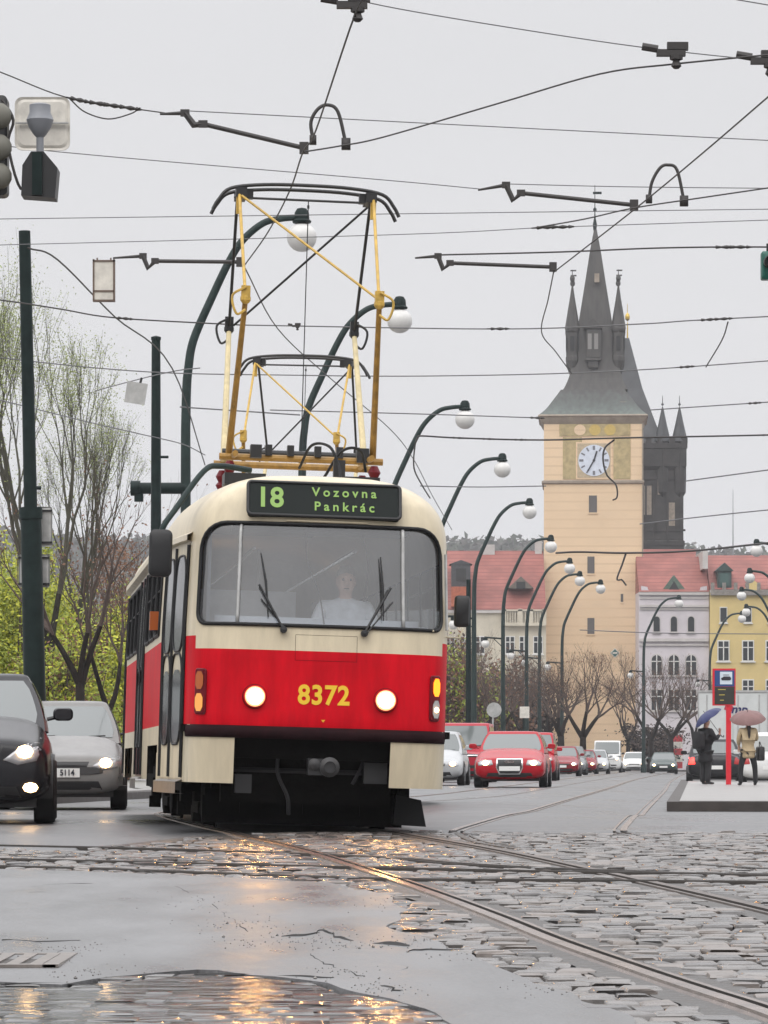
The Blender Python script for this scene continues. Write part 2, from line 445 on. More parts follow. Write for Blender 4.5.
# setts, one by one
mb = MB()
def near_rail(x, y):
    for ln in RAILS[:4]:
        for p in ln[::2]:
            if abs(p.y-y) < .8 and (p.x-x)**2+(p.y-y)**2 < .5:
                # perpendicular distance to the local direction
                i = ln.index(p); q = ln[min(i+1, len(ln)-1)]; r_ = ln[max(i-1, 0)]
                t = (q-r_); t.z = 0; t.normalize()
                if abs((x-p.x)*t.y-(y-p.y)*t.x) < .155: return True
    return False
y = 10.4; row = 0
while y < 35.9:
    d = R.uniform(.165, .235)
    half = .105*y+1.4
    x = -half-R.uniform(0, .2)
    while x < half:
        w = R.uniform(.10, .18)
        cx, cy = x+w/2, y+d/2
        cy += .35*math.sin(cx*.35+1)+.06*noise.noise(Vector((cx*.8, y*.8, 0)))
        if cy < yfront(cx)-.1 and not inside(cx, cy, PATCH) and not near_rail(cx, cy):
            g = G(cx, cy); h = R.gauss(0, .0042)+.012*noise.noise(Vector((cx*.9, cy*.45, 5))); tx, ty = R.gauss(0, .011), R.gauss(0, .012)
            hw, hd = w/2-.004, d/2-.008; rot = R.gauss(0, .05)
            vs = []
            for (k, dz, jit) in ((1.0,-.06,0),(1.0,-.010,1),(.86,0,1)):
                for sx, sy in ((-1,-1),(1,-1),(1,1),(-1,1)):
                    ax, ay = sx*hw*k+(R.gauss(0, .006) if jit else 0), sy*hd*k+(R.gauss(0, .01) if jit else 0)
                    vs.append((cx+ax-ay*rot, cy+ay+ax*rot, g+h+dz+tx*ax+ty*ay))
            vs.append((cx, cy, g+h+.004))
            fs = [(i, (i+1) % 4, (i+1) % 4+4, i+4) for i in range(4)]+[(i+4, (i+1) % 4+4, (i+1) % 4+8, i+8) for i in range(4)]+[(8+i, 8+(i+1) % 4, 12) for i in range(4)]
            wet = cy < 14.6+.3*noise.noise(Vector((cx*2, cy, 4))) and cx < .55
            if wet: vs = [(a, b, g+.004+(c_-g-.004)*(.30 if c_ > g-.03 else 1)) for a, b, c_ in vs]
            mb.add(vs, fs, 3 if wet else R.choice((0,0,1,2)))
        x += w
    y += d; row += 1
m_set2 = wetmat('wet_granite_setts_dark', (.075,.069,.067), .15, .34, .45, 12, var=.5, scale=4, fine=.15, spec=.8); m_set4 = wetmat('drenched_granite_setts', (.08,.076,.074), .10, .24, .25, 7, var=.4, scale=3, spec=.9); m_set3 = wetmat('wet_granite_setts_warm', (.15,.128,.115), .2, .42, .45, 12, var=.4, scale=4, fine=.15, spec=.8)
o = mb.build('setts', [m_sett, m_set2, m_set3, m_set4], smooth=50); struct(o, 'wet granite setts paving the tram junction', 'setts')

# broken edges and cracks in the asphalt: low lips with a dark face
def lip(pts, w, h, seed):
    line = [gp(*q) for q in pts]; line = cr([(p.x, p.y, 0) for p in line], 10); rows = []
    for i, p in enumerate(line):
        q = noise.noise(Vector((p.x*6+seed, p.y*3, 1)))
        ww = max(.004, w*(.6+q)); hh = max(.0015, h*(.5+1.1*noise.noise(Vector((p.x*5, p.y*2+seed, 7)))))
        px_, py_ = p.x+.03*noise.noise(Vector((p.x*12, p.y*8, seed))), p.y+.10*noise.noise(Vector((p.x*9, seed, p.y*9)))
        z0 = G(px_, py_)+.004
        rows.append([(px_, py_-ww, z0), (px_+.004, py_-.3*ww, z0+hh), (px_+.006, py_+ww, z0+hh*.8), (px_, py_+ww*2.2, z0)])
    return rows
mb = MB()
for i, (pts, w, h) in enumerate((
    (((278,938),(310,936),(322,932),(345,941),(384,945),(410,948)), .06, .016),
    (((310,952),(318,962),(345,972),(375,985),(400,994)), .03, .006),
    (((150,872),(175,888),(210,905),(240,928),(258,944)), .012, .004),
    (((190,976),(245,975),(270,977),(330,980)), .03, .008),
    (((0,941),(40,943),(80,942)), .03, .008), (((20,888),(60,885),(95,884)), .05, .008), (((110,944),(140,943)), .02, .006),
    (((404,955),(420,951),(460,951)), .03, .008), (((384,976),(410,968)), .03, .006), (((30,893),(55,892)), .03, .006),
    (((56,951),(70,962),(90,975)), .012, .004), (((0,986),(60,984),(100,986)), .03, .006))):
    mb.grid(lip(pts, w, h, i*3.7))
struct(mb.build('road_cracks', m_crack), 'dark cracks and broken lips in the wet asphalt')
# grit washed up along the cracks and the broken edge of the patch
mb = MB(); rg = random.Random(4)
for i in range(650):
    px, py = rg.choice(((300,938),(330,945),(345,975),(380,990),(240,925),(258,944),(90,975),(400,905),(430,940),(470,957),(560,990),(384,946),(200,905),(60,951)))
    p = gp(px+rg.gauss(0, 26), max(872, py+rg.gauss(0, 4))); r_ = rg.uniform(.0015, .0045)*(1 if rg.random() < .95 else 2)
    if not inside(p.x, p.y, PATCH): continue
    c = Vector((p.x, p.y, G(p.x, p.y)+.006+r_*.4)); k = [Vector((rg.gauss(0,1), rg.gauss(0,1), rg.gauss(0,.7))).normalized()*r_*rg.uniform(.7,1.3) for _ in range(2)]
    mb.add([c+Vector((r_,0,0)), c+Vector((0,r_*1.2,0)), c+Vector((-r_*.9,0,0)), c+Vector((0,-r_,0)), c+Vector((k[0].x*.3,k[0].y*.3,r_*.9)), c-Vector((0,0,r_))], [(0,1,4),(1,2,4),(2,3,4),(3,0,4),(1,0,5),(2,1,5),(3,2,5),(0,3,5)])
o = mb.build('road_grit', mat('grit', (.16,.15,.14), .5, var=.6, scale=60)); struct(o, 'small grit lying along the cracks of the asphalt', 'grit', 'stuff')
# drain in the gutter
c = gp(12, 962)
t = thing('drain_grate', 'slotted iron drain grate set in the asphalt by the puddle', 'drain', (c.x-.05, c.y, G(c.x, c.y)+.006))
mb = MB()
for k in range(5): mb.box((-.18+k*.09, 0, .002), (.05, .8, .012))
for s in (-1, 1): mb.box((0, s*.44, .002), (.52, .08, .012)); mb.box((s*.24, 0, .003), (.06, .96, .012))
mb.build('grating', M['steel'], t)
mb = MB(); mb.box((0,0,-.002), (.46,.86,.006)); mb.build('sump', M['groove'], t)

# left pavement with kerb and the stop platform
def kerbx(y): return -5.5+.088*(y-52)
mb = MB(); rows = []
for i in range(40):
    y = 44+i*9
    rows.append([(-60, y, .13), (kerbx(y)-.3, y, .13)])
mb.grid(rows); struct(mb.build('pavement', m_pave))
mb = MB(); rows = []
for i in range(80):
    y = 44+i*4.5; x = kerbx(y)
    rows.append([(x-.3, y, -.1), (x-.3, y, .134), (x-.02, y, .134), (x, y, .115), (x, y, -.1)])
mb.grid(rows); struct(mb.build('kerb', m_kerb))
PL = [(4.10,58),(9.2,57.2),(11.6,103),(14.0,140),(10.4,140),(7.72,105)]
mb = MB(); k = len(PL)
mb.prism([(x+.0, y) for x, y in PL], -.35, .045, 0, 'XY'); o = mb.build('platform', m_kerb); struct(o, 'raised tram stop platform with dark kerb', 'platform')
mb = MB(); Pi = [(4.33,58.6),(9.0,57.8),(11.4,103),(13.8,139.6),(10.65,139.6),(7.95,105)]
mb.add([(x, y, .050) for x, y in Pi], [tuple(range(6))]); struct(mb.build('platform_paving', m_pave), 'pale wet paving on the stop platform', 'paving')
# ================================================================== THE TRAM
TL = 14.0
plan = [(0,0),(.30,.004),(.58,.022),(.82,.075),(.97,.16),(1.06,.29),(1.115,.50),(1.15,.80),(1.185,1.2),(1.225,1.8),(1.25,2.5),(1.25,3.2)]
plan = cr([(x, y, 0) for x, y in plan], 12)
straight = [Vector((1.25, 3.2+(TL-6.4)*i/80, 0)) for i in range(1, 81)]
half = plan+straight+[Vector((p.x, TL-p.y, 0)) for p in reversed(plan[:-1])]
acc = [0.0]
for p, q in zip(half, half[1:]): acc.append(acc[-1]+(q-p).length)
AMAX = acc[-1]
def planpt(a):
    s = 1 if a >= 0 else -1; a = min(abs(a), AMAX-1e-6)
    lo, hi = 0, len(acc)-1
    while hi-lo > 1:
        md = (lo+hi)//2
        if acc[md] <= a: lo = md
        else: hi = md
    t = (a-acc[lo])/(acc[hi]-acc[lo]); p = half[lo].lerp(half[hi], t)
    return s*p.x, p.y
def a_at_y(y):      # arc position of a station on the side wall
    lo, hi = 0.6, AMAX-.6
    for _ in range(50):
        md = (lo+hi)/2
        if planpt(md)[1] < y: lo = md
        else: hi = md
    return lo
ZR0, ZRH = 2.42, .64
def S(a, z):
    x, y = planpt(a)
    if z <= ZR0: k = 1-.02*sstep((z-1.6)/.9)
    else:
        t = min(1, (z-ZR0)/ZRH); k = .98*max(0, 1-t**2.75)**(1/2.75)
    rec = interp([(.3,.10),(.75,.03),(.95,0),(1.5,.01),(1.74,.035),(2.6,.17),(2.8,.21),(2.95,.28),(3.0,.36),(3.03,.48),(3.055,.75),(3.06,1.0)], z)
    w = max(0, 1-y/1.6) if y < TL/2 else -max(0, 1-(TL-y)/1.6)
    return Vector((x*k, y+rec*w, z))
def SN(a, z):
    e = .004
    du = S(a+e, z)-S(a-e, z); dv = S(a, z+e)-S(a, z-e)
    n = du.cross(dv)
    return n.normalized() if n.length > 1e-12 else Vector((0,-1,0))
def surf(a, z, off=0): return S(a, z)+SN(a, z)*off

# openings (a0,a1,z0,z1,radius)
WS = (-1.10, 1.10, 1.74, 2.60, (.10, .26))
def ay(y, s=-1): return s*a_at_y(y)
side = []                     # side windows by station
bays = [(2.72,3.75),(3.85,4.9),(5.0,6.0),(8.1,9.1),(9.2,10.2),(10.3,11.3)]
rbays = [(1.55,2.6)]+bays[:3]+[(6.15,7.0),(7.1,8.0)]+bays[3:]
for s, bb in ((-1, bays), (1, rbays)):
    for y0, y1 in bb:
        a0, a1 = sorted((ay(y0, s), ay(y1, s))); side.append((a0, a1, 1.72, 2.40))
rearw = [(-AMAX, -AMAX+.8), (AMAX-.8, AMAX)]
# shell
alist = set()
x = -2.6
while x <= 2.6: alist.add(round(x, 4)); x += .022
y = 2.6
while y < AMAX: alist.add(round(y, 4)); alist.add(round(-y, 4)); y += .12
alist |= {AMAX, -AMAX}
for a0, a1, *_ in side: alist |= {a0, a1}
for s in (-1, 1):
    for q in (2.55,4.85,8.95,11.25): alist.add(ay(q, s))
alist |= {-AMAX+.8, AMAX-.8}
alist = sorted(alist)
al2 = [alist[0]]
for a in alist[1:]:
    if a-al2[-1] > .004: al2.append(a)
alist = al2
zlist = [.40,.45,.55,.65,.72,.79,.82,.89,.95]+[round(1.0+.022*i, 4) for i in range(90)]
zlist = [z for z in zlist if z < 2.97]+[1.53,1.64,1.72,1.74,2.40,2.60]+[2.985,3.0,3.015,3.03,3.04,3.048,3.054,3.058,3.06]
zlist = sorted(set(zlist)); z2 = [zlist[0]]
for z in zlist[1:]:
    if z-z2[-1] > .0015: z2.append(z)
zlist = z2
def snap(a, z):
    if abs(a) < 1.25 and 1.6 < z < 2.75:
        d = sdf_rr(a, z, *WS)
        if abs(d) < .0115:
            e = 1e-4
            gx = (sdf_rr(a+e, z, *WS)-sdf_rr(a-e, z, *WS))/(2*e); gz = (sdf_rr(a, z+e, *WS)-sdf_rr(a, z-e, *WS))/(2*e)
            return a-d*gx, z-d*gz
    return a, z
def belt(a): return 1.53 if abs(a) < 1.16 else 1.63
tram = thing('tram', 'red and cream tram with lit headlamps and raised yellow pantograph, route 18 to Pankrac', 'tram', (-.57, 33.6, G(0, 33.6)+.01), rot=(0, .030, math.radians(5.6)), group='two coupled tram cars')
mb = MB(); idx = {}
def vid(i, j):
    k = (i, j)
    if k not in idx:
        a, z = snap(alist[i], zlist[j]); idx[k] = len(mb.v); mb.v.append(tuple(S(a, z)))
    return idx[k]
for i in range(len(alist)-1):
    am = (alist[i]+alist[i+1])/2; ym = planpt(am)[1]
    front = abs(am) < 1.2; rear = abs(am) > AMAX-1.1
    for j in range(len(zlist)-1):
        zm = (zlist[j]+zlist[j+1])/2
        if zm < .79:
            if front and -.70 < am < .62: continue

            if not front and zm < .72 and (2.6 < ym < 4.85 or 8.95 < ym < 11.25):
                c_ = 3.75 if ym < 6 else 10.1
                if abs(ym-c_) < 1.15-(.72-zm)*.2: continue
        if sdf_rr(am, zm, *WS) < 0: continue
        if any(a0 < am < a1 and z0 < zm < z1 for a0, a1, z0, z1 in side): continue
        if abs(am) > AMAX-.8 and 1.75 < zm < 2.4: continue
        if zm < .79: mi = 3 if not front else 1
        elif zm < .89: mi = 2 if front or rear else 3
        elif zm < (1.53 if abs(am) < 1.13 else 1.64): mi = 0
        else: mi = 1
        mb.f.append([vid(i, j), vid(i+1, j), vid(i+1, j+1), vid(i, j+1)]); mb.m.append(mi)
mb.build('body', [M['red'], M['cream'], M['bumper'], M['creamdirty']], tram, smooth=35, merge=.0006)

def patch(a0, a1, z0, z1, r, off, step=.03, mi=0, mb=None):
    """sheet that lies on the shell inside a rounded rectangle"""
    mb = mb or MB()
    na = max(2, int((a1-a0)/step)); nz = max(2, int((z1-z0)/step))
    rr = max(r) if isinstance(r, tuple) else r
    rows = []
    for j in range(nz+1):
        z = z0+(z1-z0)*j/nz
        rb, rt = r if isinstance(r, tuple) else (r, r)
        ins = 0
        if z < z0+rb: ins = rb-math.sqrt(max(0, rb*rb-(z0+rb-z)**2))
        if z > z1-rt: ins = rt-math.sqrt(max(0, rt*rt-(z-z1+rt)**2))
        rows.append([surf(a0+ins+(a1-a0-2*ins)*i/na, z, off) for i in range(na+1)])
    mb.grid(rows, mi); return mb
def gasket(a0, a1, z0, z1, r, rad, off=.004, n=6, mb=None, mi=0):
    mb = mb or MB(); o = rr_outline(a0, a1, z0, z1, r)
    pts = [surf(a, z, off) for a, z in o]; mb.tube(pts+[pts[0]], rad, n, mi, caps=False); return mb

# windscreen
w = patch(-1.09, 1.09, 1.745, 2.595, (.10, .25), -.012).build('windscreen', M['wglass'], tram, smooth=True)
gasket(*WS, .017, .006).build('window_seal', M['black'], w, smooth=True)
for a in (-.715, .695):
    mb = MB(); mb.tube([surf(a, 1.75+.84*k/12, .0) for k in range(13)], .016, 8); mb.build('glazing_bar', M['galv'], w, smooth=True)
# destination display: a flat box let into the brow
DA, DB = S(0, 2.645), S(0, 2.955)
dn = Vector((0, -(DB.z-DA.z), DB.y-DA.y)).normalized(); du = Vector((0, DB.y-DA.y, DB.z-DA.z)).normalized(); dc = (DA+DB)/2+dn*.042
def onp(x, h, off): return dc+Vector((x,0,0))+du*h+dn*off
o_ = rr_outline(-.645, .645, -.150, .150, .035)
mb = MB(); k = len(o_); mb.v = [tuple(onp(a, b, 0)) for a, b in o_]+[tuple(onp(a, b, -.20)) for a, b in o_]
mb.f = [list(range(k))]+[[i, (i+1) % k, (i+1) % k+k, i+k] for i in range(k)]; mb.m = [0]*(k+1)
d = mb.build('destination_display', M['sign'], tram)
mb = MB(); pts = [onp(a, b, .0) for a, b in o_]; mb.tube(pts+[pts[0]], .015, 6, caps=False); mb.build('display_frame', M['dark'], d, smooth=True)
def on_sign(m, a0, h0, off):
    m.v = [tuple(onp(a0+p[0], h0+p[2], off-p[1])) for p in m.v]; return m
for nm, body, size, a, h, b, sx, sp in (('route_number', '18', .25, -.46, .0, .006, .95, 1.0), ('destination_lettering', 'Vozovna', .112, .17, .068, .0018, .98, 1.5), ('destination_lettering', 'Pankrác', .112, .17, -.062, .0018, .98, 1.5)):
    on_sign(text_mb(body, size, b, sx, sp), a, h, .006).build(nm, M['led'], d, fixn=False)
# number
def on_surface(m, a0, z0, off):
    m.v = [tuple(surf(a0+p[0], z0+p[2], off-p[1])) for p in m.v]; return m
on_surface(text_mb('8372', .225, .0065, .92, 1.08), .03, 1.155, .004).build('fleet_number', M['numyel'], tram, fixn=False)
mb = MB(); mb.add([surf(.03-.018, .955, .004), surf(.03+.018, .955, .004), surf(.03, .935, .004)], [(0,1,2)]); mb.build('mark', M['numyel'], tram)
# flap outline and trim line on the front
mb = MB()
for a, b in (((-.22,1.665),(.30,1.665)), ((-.22,1.665),(-.22,1.45)), ((.30,1.665),(.30,1.45)), ((-.22,1.45),(.30,1.45))):
    k = 10; mb.tube([surf(a[0]+(b[0]-a[0])*i/k, a[1]+(b[1]-a[1])*i/k, .0) for i in range(k+1)], .0016, 5)
mb.build('flap_seam', M['bumper'], tram)
mb = MB(); mb.tube([surf(-.33+.72*i/20, 2.628, .012) for i in range(21)], .008, 6); mb.build('rain_strip', M['cream'], tram)
# bumper bar standing proud
mb = MB(); rows = []
for z, off in ((.785,.0),(.788,.012),(.83,.018),(.882,.014),(.886,.0)): rows.append([surf(-1.28+2.56*i/80, z, off) for i in range(81)])
mb.grid(rows); mb.build('bumper', M['bumper'], tram, smooth=True)
# headlamps
for a in (-.55, .553):
    p = surf(a, 1.135, .0); n_ = SN(a, 1.135)
    mb = MB(); mb.lathe([(.098,.02),(.098,-.02),(.092,-.042),(.086,-.045),(.086,-.03)], tuple(p), 28, 'Y')
    ring = mb.build('headlamp', M['red'], tram, smooth=40)
    mb = MB(); mb.lathe([(.086,-.03),(.08,-.044),(.055,-.056),(.025,-.062),(.001,-.064)], tuple(p), 28, 'Y'); mb.build('lens', M['lamprim'], ring, smooth=True)
    mb = MB(); mb.lathe([(.066,-.052),(.055,-.058),(.025,-.064),(.001,-.066)], tuple(p), 24, 'Y'); mb.build('bulb', M['lamp'], ring, smooth=True)
    mb = MB(); mb.lathe([(.104,.03),(.104,-.006),(.098,-.01)], tuple(p), 28, 'Y'); mb.build('surround', M['bumper'], ring, smooth=40)
# indicator clusters on the corners
for a, up, lo in ((-1.035, 'amber', 'amberdim'), (1.02, 'amberlit', 'lamplens')):
    c0 = patch(a-.052, a+.052, .985, 1.35, .02, .018)
    cb = c0.build('indicator_cluster', M['dkred'], tram)
    gasket(a-.054, a+.054, .983, 1.352, .02, .011, .008).build('cluster_frame', M['dkred'], cb, smooth=True)
    patch(a-.042, a+.042, 1.185, 1.335, .02, .026).build('lamp', M[up], cb)
    patch(a-.042, a+.042, 1.0, 1.15, .02, .026).build('lamp', M[lo], cb)
    if up == 'amberlit':
        mb = MB(); q = surf(a, 1.07, .026); mb.sphere(q, .022); mb.build('bulb', M['lampcar'], cb)
# wipers
for p0, k1, k2 in (((-.325,1.70), (-.54,2.11), (-.445,1.83)), ((.355,1.69), (.575,2.12), (.50,1.86))):
    base = surf(p0[0], p0[1], .03); mid = surf(k1[0], k1[1]-.04, .05)
    mb = MB(); mb.tube([base, base.lerp(mid, .5), mid], .011, 6); mb.tube([surf(p0[0]+.02, p0[1], .03), mid+Vector((.02,0,-.12))], .007, 6)
    mb.lathe([(.03,.02),(.03,-.03),(.0,-.035)], tuple(base), 12, 'Y')
    wp = mb.build('wiper', M['dark'], tram, smooth=40)
    bx = k1[0]-.01 if k1[0] > 0 else k1[0]+.055
    if k1[0] > 0: bx = .51
    mb = MB(); mb.tube([surf(bx-.02+.03*(0 if k1[0] > 0 else -1), 2.34, .035), surf(bx, 2.1, .035), surf(bx+(.005 if k1[0] > 0 else .03), 1.80, .035)], [.006,.012,.006], 6); mb.build('wiper_blade', M['dark'], wp)
# mirrors
def rbox(c, d, r=.03):
    mb = MB(); o = rr_outline(-d[0]/2, d[0]/2, -d[2]/2, d[2]/2, r, 4)
    for y0, k in ((-d[1]/2, .82), (-d[1]/2+.02, 1), (d[1]/2-.02, 1), (d[1]/2, .85)):
        mb.v += [(c[0]+a*k, c[1]+y0, c[2]+b*k) for a, b in o]
    n = len(o)
    for i in range(3):
        for j in range(n): mb.f.append([i*n+j, i*n+(j+1) % n, (i+1)*n+(j+1) % n, (i+1)*n+j]); mb.m.append(0)
    mb.f.append(list(range(n))); mb.f.append([3*n+j for j in range(n)][::-1]); mb.m += [0, 0]
    return mb
mi_ = rbox((-1.36,.42,2.33), (.195,.12,.40), .05).build('mirror', M['dark'], tram, smooth=40)
mb = MB(); mb.tube(cr([(-.58,.95,3.10),(-.85,.85,3.12),(-1.0,.75,3.06),(-1.25,.5,2.70),(-1.33,.43,2.58),(-1.36,.42,2.50)], 6), .026, 8); mb.build('mirror_arm', M['polegrey'], mi_, smooth=True)
mi_ = rbox((1.24,.55,1.93), (.13,.09,.27), .03).build('mirror', M['dark'], tram, smooth=40)
mb = MB(); mb.tube([(.95,.15,1.74),(1.08,.42,1.70),(1.22,.5,1.70),(1.25,.5,1.78)], .009, 6); mb.build('mirror_arm', M['creamdirty'], mi_, smooth=True)
mb = MB(); mb.tube([surf(1.16,2.40,.03), surf(1.16,1.75,.03)], .014, 6); mb.build('corner_rail', M['galv'], tram)
# doors on the kerb side
def door(y0, y1, panelm, y_mid=None):
    a1, a0 = ay(y0), ay(y1); a0, a1 = min(a0, a1), max(a0, a1)
    d_ = patch(a0, a1, .43, 2.44, .01, .004, .06).build('door', panelm, tram, smooth=True)
    mid = (a0+a1)/2; g = .035
    mb = MB()
    for l0, l1 in ((a0+.05, mid-g), (mid+g, a1-.05)):
        w_ = (l1-l0)
        patch(l0+.03, l1-.03, 1.52, 2.34, w_*.3, .012, .04, 0, mb); patch(l0+.03, l1-.03, .72, 1.36, w_*.3, .012, .04, 0, mb)
    mb.build('door_pane', M['bglass'], d_)
    mb = MB()
    for l0, l1 in ((a0+.05, mid-g), (mid+g, a1-.05)):
        w_ = (l1-l0)
        for z0, z1 in ((1.52,2.34), (.72,1.5)): gasket(l0+.03, l1-.03, z0, z1, w_*.3, .010, .012, 5, mb)
    mb.build('pane_seal', M['black'], d_)
    mb = MB()
    for a in (a0+.01, mid-.022, mid+.022, a1-.01): mb.tube([surf(a, .44+1.98*k/20, .008) for k in range(21)], .016 if abs(a-mid) < .1 else .022, 6)
    mb.build('door_edge', M['black'], d_)
    mb = MB(); rows = [[surf(a0-.03+(a1-a0+.06)*i/12, z, off) for i in range(13)] for z, off in ((.30,-.02),(.30,.06),(.40,.06),(.42,.0))]
    mb.grid(rows); mb.build('door_step', M['steel'], d_, smooth=30)
    return d_
door(.52, 2.05, M['creamdirty']); door(6.25, 7.75, M['dkred']); door(11.9, 13.3, M['creamdirty'])
mb = MB(); rows = [[surf(ay(.45)+(ay(2.2)-ay(.45))*i/14, z, off) for i in range(15)] for z, off in ((2.45,.0),(2.455,.05),(2.50,.05),(2.53,.0))]
mb.grid(rows); mb.build('door_hood', M['cream'], tram, smooth=30)
mb = MB()
for s in (-1, 1):
    rows = [[surf(s*a_at_y(2.1+10.2*i/40), z, off) for i in range(41)] for z, off in ((2.46,.0),(2.48,.06),(2.53,.06),(2.56,.0))]; mb.grid(rows)
mb.build('gutter', M['creamdirty'], tram, smooth=30)
# side panes
for a0, a1, z0, z1 in side:
    p = patch(a0, a1, z0, z1, .04, -.01, .1).build('side_window', M['sglass'], tram)
    g = gasket(a0, a1, z0, z1, .07, .018, .004); 
    g.tube([surf(a0+(a1-a0)*i/6, 2.14, .0) for i in range(7)], .010, 5); g.build('window_seal', M['black'], p)
a0 = -AMAX+.8
mb = MB(); patch(AMAX-.8, AMAX-.001, 1.75, 2.4, .01, -.01, .1, 0, mb); patch(-AMAX+.001, a0, 1.75, 2.4, .01, -.01, .1, 0, mb); mb.build('rear_window', M['sglass'], tram)
# orange side repeater
mb = MB(); q = surf(ay(3.3), 1.86, .04); mb.box(q, (.08,.12,.17)); mb.build('side_lamp', M['amber'], tram)
# inside
m_in = mat('tram_interior', (.72,.74,.76), .6, var=.15)
cabwhite = mat('cab_pale_blue', (.62,.66,.72), .6)
mb = MB(); mb.box((-.93,1.0,2.1),(.03,.7,.9)); mb.build('cab_curtain', cabwhite, tram)
mb = MB(); mb.box((0,7,.86), (2.3,13.2,.06)); mb.build('floor', M['under'], tram)
mb = MB(); mb.box((0,.55,1.62), (1.85,.5,.30)); mb.box((0,.62,1.78),(1.75,.04,.10)); mb.build('dashboard', cabwhite, tram)
mb = MB(); mb.box((-.55,1.75,1.5), (.9,.04,1.2)); mb.box((.55,1.75,1.35), (1.1,.04,.9)); mb.build('cab_partition', m_in, tram)
mb = MB(); mb.box((.27,1.35,1.35),(.48,.45,.1)); mb.box((.27,1.56,1.68),(.48,.1,.65)); mb.build('driver_seat', M['dark'], tram)
mb = MB(); mb.box((0,.62,2.60),(1.5,.5,.10)); mb.build('cab_header', M['dark'], tram)
mb = MB()
for i in range(7):
    for s in (-.75, .75): mb.box((s,3.2+i*1.25,1.3),(.45,.42,.06)); mb.box((s,3.4+i*1.25,1.6),(.45,.06,.6))
mb.build('passenger_seat_rows', M['dkred'], tram)
mb = MB()
for s in (-.45, .45): mb.tube([(s,2.2,2.5),(s,12,2.5)], .018, 6)
mb.tube([(-.4,2.3,.9),(-.4,2.3,2.5)], .018, 6); mb.build('grab_rail', M['chrome'], tram)
mb = MB(); mb.tube(cr([(-.12,.55,2.56),(-.1,.5,2.3),(.0,.48,2.05),(.06,.5,1.75)], 6), .006, 5); mb.tube(cr([(.36,.55,2.56),(.42,.5,2.3),(.39,.5,1.98)], 6), .006, 5); mb.build('cab_cable', M['black'], tram)
# running gear
mb = MB(); mb.box((0,7,.62),(1.9,13.0,.42)); mb.box((-.1,.9,.72),(1.6,1.3,.2)); mb.box((-.05,.75,.50),(1.45,.2,.52)); mb.build('underframe', M['under'], tram)
for yb in (3.72, 10.12):
    mb = MB()
    for s in (-1, 1):
        mb.box((s*.93,yb,.42),(.14,2.5,.22)); mb.box((s*.80,yb,.16),(.07,1.0,.10)); mb.box((s*.62, yb-1.42,.25),(.3,.10,.34))
        mb.tube([(s*.95,yb-.5,.45),(s*.95,yb-.5,.75)], .09, 10); mb.tube([(s*.95,yb+.5,.45),(s*.95,yb+.5,.75)], .09, 10)
        mb.box((s*.98,yb-1.15,.30),(.10,.3,.22)); mb.box((s*1.0,yb-1.30,.16),(.12,.12,.12))
    mb.box((0,yb,.45),(1.7,.5,.3)); bg = mb.build('bogie', M['under'], tram)
    for yy in (yb-.95, yb+.95):
        for s in (-1, 1):
            mb = MB(); mb.lathe([(.02,-.06),(.30,-.06),(.345,-.05),(.35,.05),(.37,.052),(.37,.075),(.28,.08),(.02,.08)], (s*.76, yy, .355), 26, 'X')
            mb.build('wheel', M['under'], bg, smooth=35)
mb = MB(); mb.box((-.02,1.35,.17),(1.75,.06,.24)); mb.box((-.02,1.6,.30),(1.7,.4,.10))
for s in (-.55,0,.5): mb.box((s,1.33,.32),(.04,.08,.36))
mb.build('lifeguard', M['under'], tram)
mb = MB(); mb.add([(.74,.95,.08),(1.03,.95,.07),(.98,.95,.30),(.76,.95,.34),(.74,1.02,.08),(1.03,1.02,.07),(.98,1.02,.30),(.76,1.02,.34)], [(0,1,2,3),(7,6,5,4),(0,4,5,1),(1,5,6,2),(2,6,7,3),(3,7,4,0)]); mb.build('track_guard', M['black'], tram)
mb = MB(); mb.tube([(0.02,.2,.56),(0.02,1.2,.56)], .06, 10); mb.box((.02,.15,.56),(.20,.20,.14)); mb.lathe([(.085,.0),(.085,-.03),(.05,-.05),(.05,-.03),(.03,-.03)], (.10,.05,.56), 16, 'Y'); mb.lathe([(.05,.0),(.05,-.03),(.02,-.045)], (-.03,.05,.58), 12, 'Y')
mb.tube([(-.75,.5,.52),(.6,.5,.52)], .025, 6)
mb.tube(cr([(-.30,.42,.74),(-.31,.40,.5),(-.22,.42,.3),(-.20,.5,.15)],5), .018, 6); mb.tube(cr([(.40,.42,.74),(.41,.40,.6),(.33,.42,.42)],5), .016, 6); mb.box((.52,.42,.52),(.20,.12,.18)); mb.box((-.60,.45,.40),(.14,.12,.16))
mb.build('coupler', mat('coupler_steel', (.05,.05,.052), .5, .5), tram, smooth=40)
# roof gear
mb = MB()
mb.box((-.60,1.6,3.06),(.36,.4,.10)); mb.build('roof_box', M['dark'], tram)
mb = MB(); mb.box((.45,2.1,3.10),(.36,.4,.10)); mb.build('roof_box', M['dark'], tram)
mb = MB(); mb.tube([(.2,1.4,3.02),(.2,1.4,3.25)], .03, 8); mb.box((.22,1.4,3.16),(.10,.1,.18)); mb.build('cable_gland', M['dark'], tram)
mb = MB(); mb.box((0,7.5,3.12),(1.2,3.2,.2)); mb.build('resistor_box', M['dark'], tram)
mb = MB(); mb.tube(cr([(-.1,1.8,3.2),(-.02,1.5,3.38),(.12,1.3,3.36),(.2,1.25,3.2),(.22,1.2,3.08)], 6), .013, 6); mb.tube(cr([(.1,1.6,3.1),(.25,1.5,3.34),(.42,1.6,3.36),(.5,1.9,3.2)], 6), .013, 6); mb.build('roof_cable', M['black'], tram)

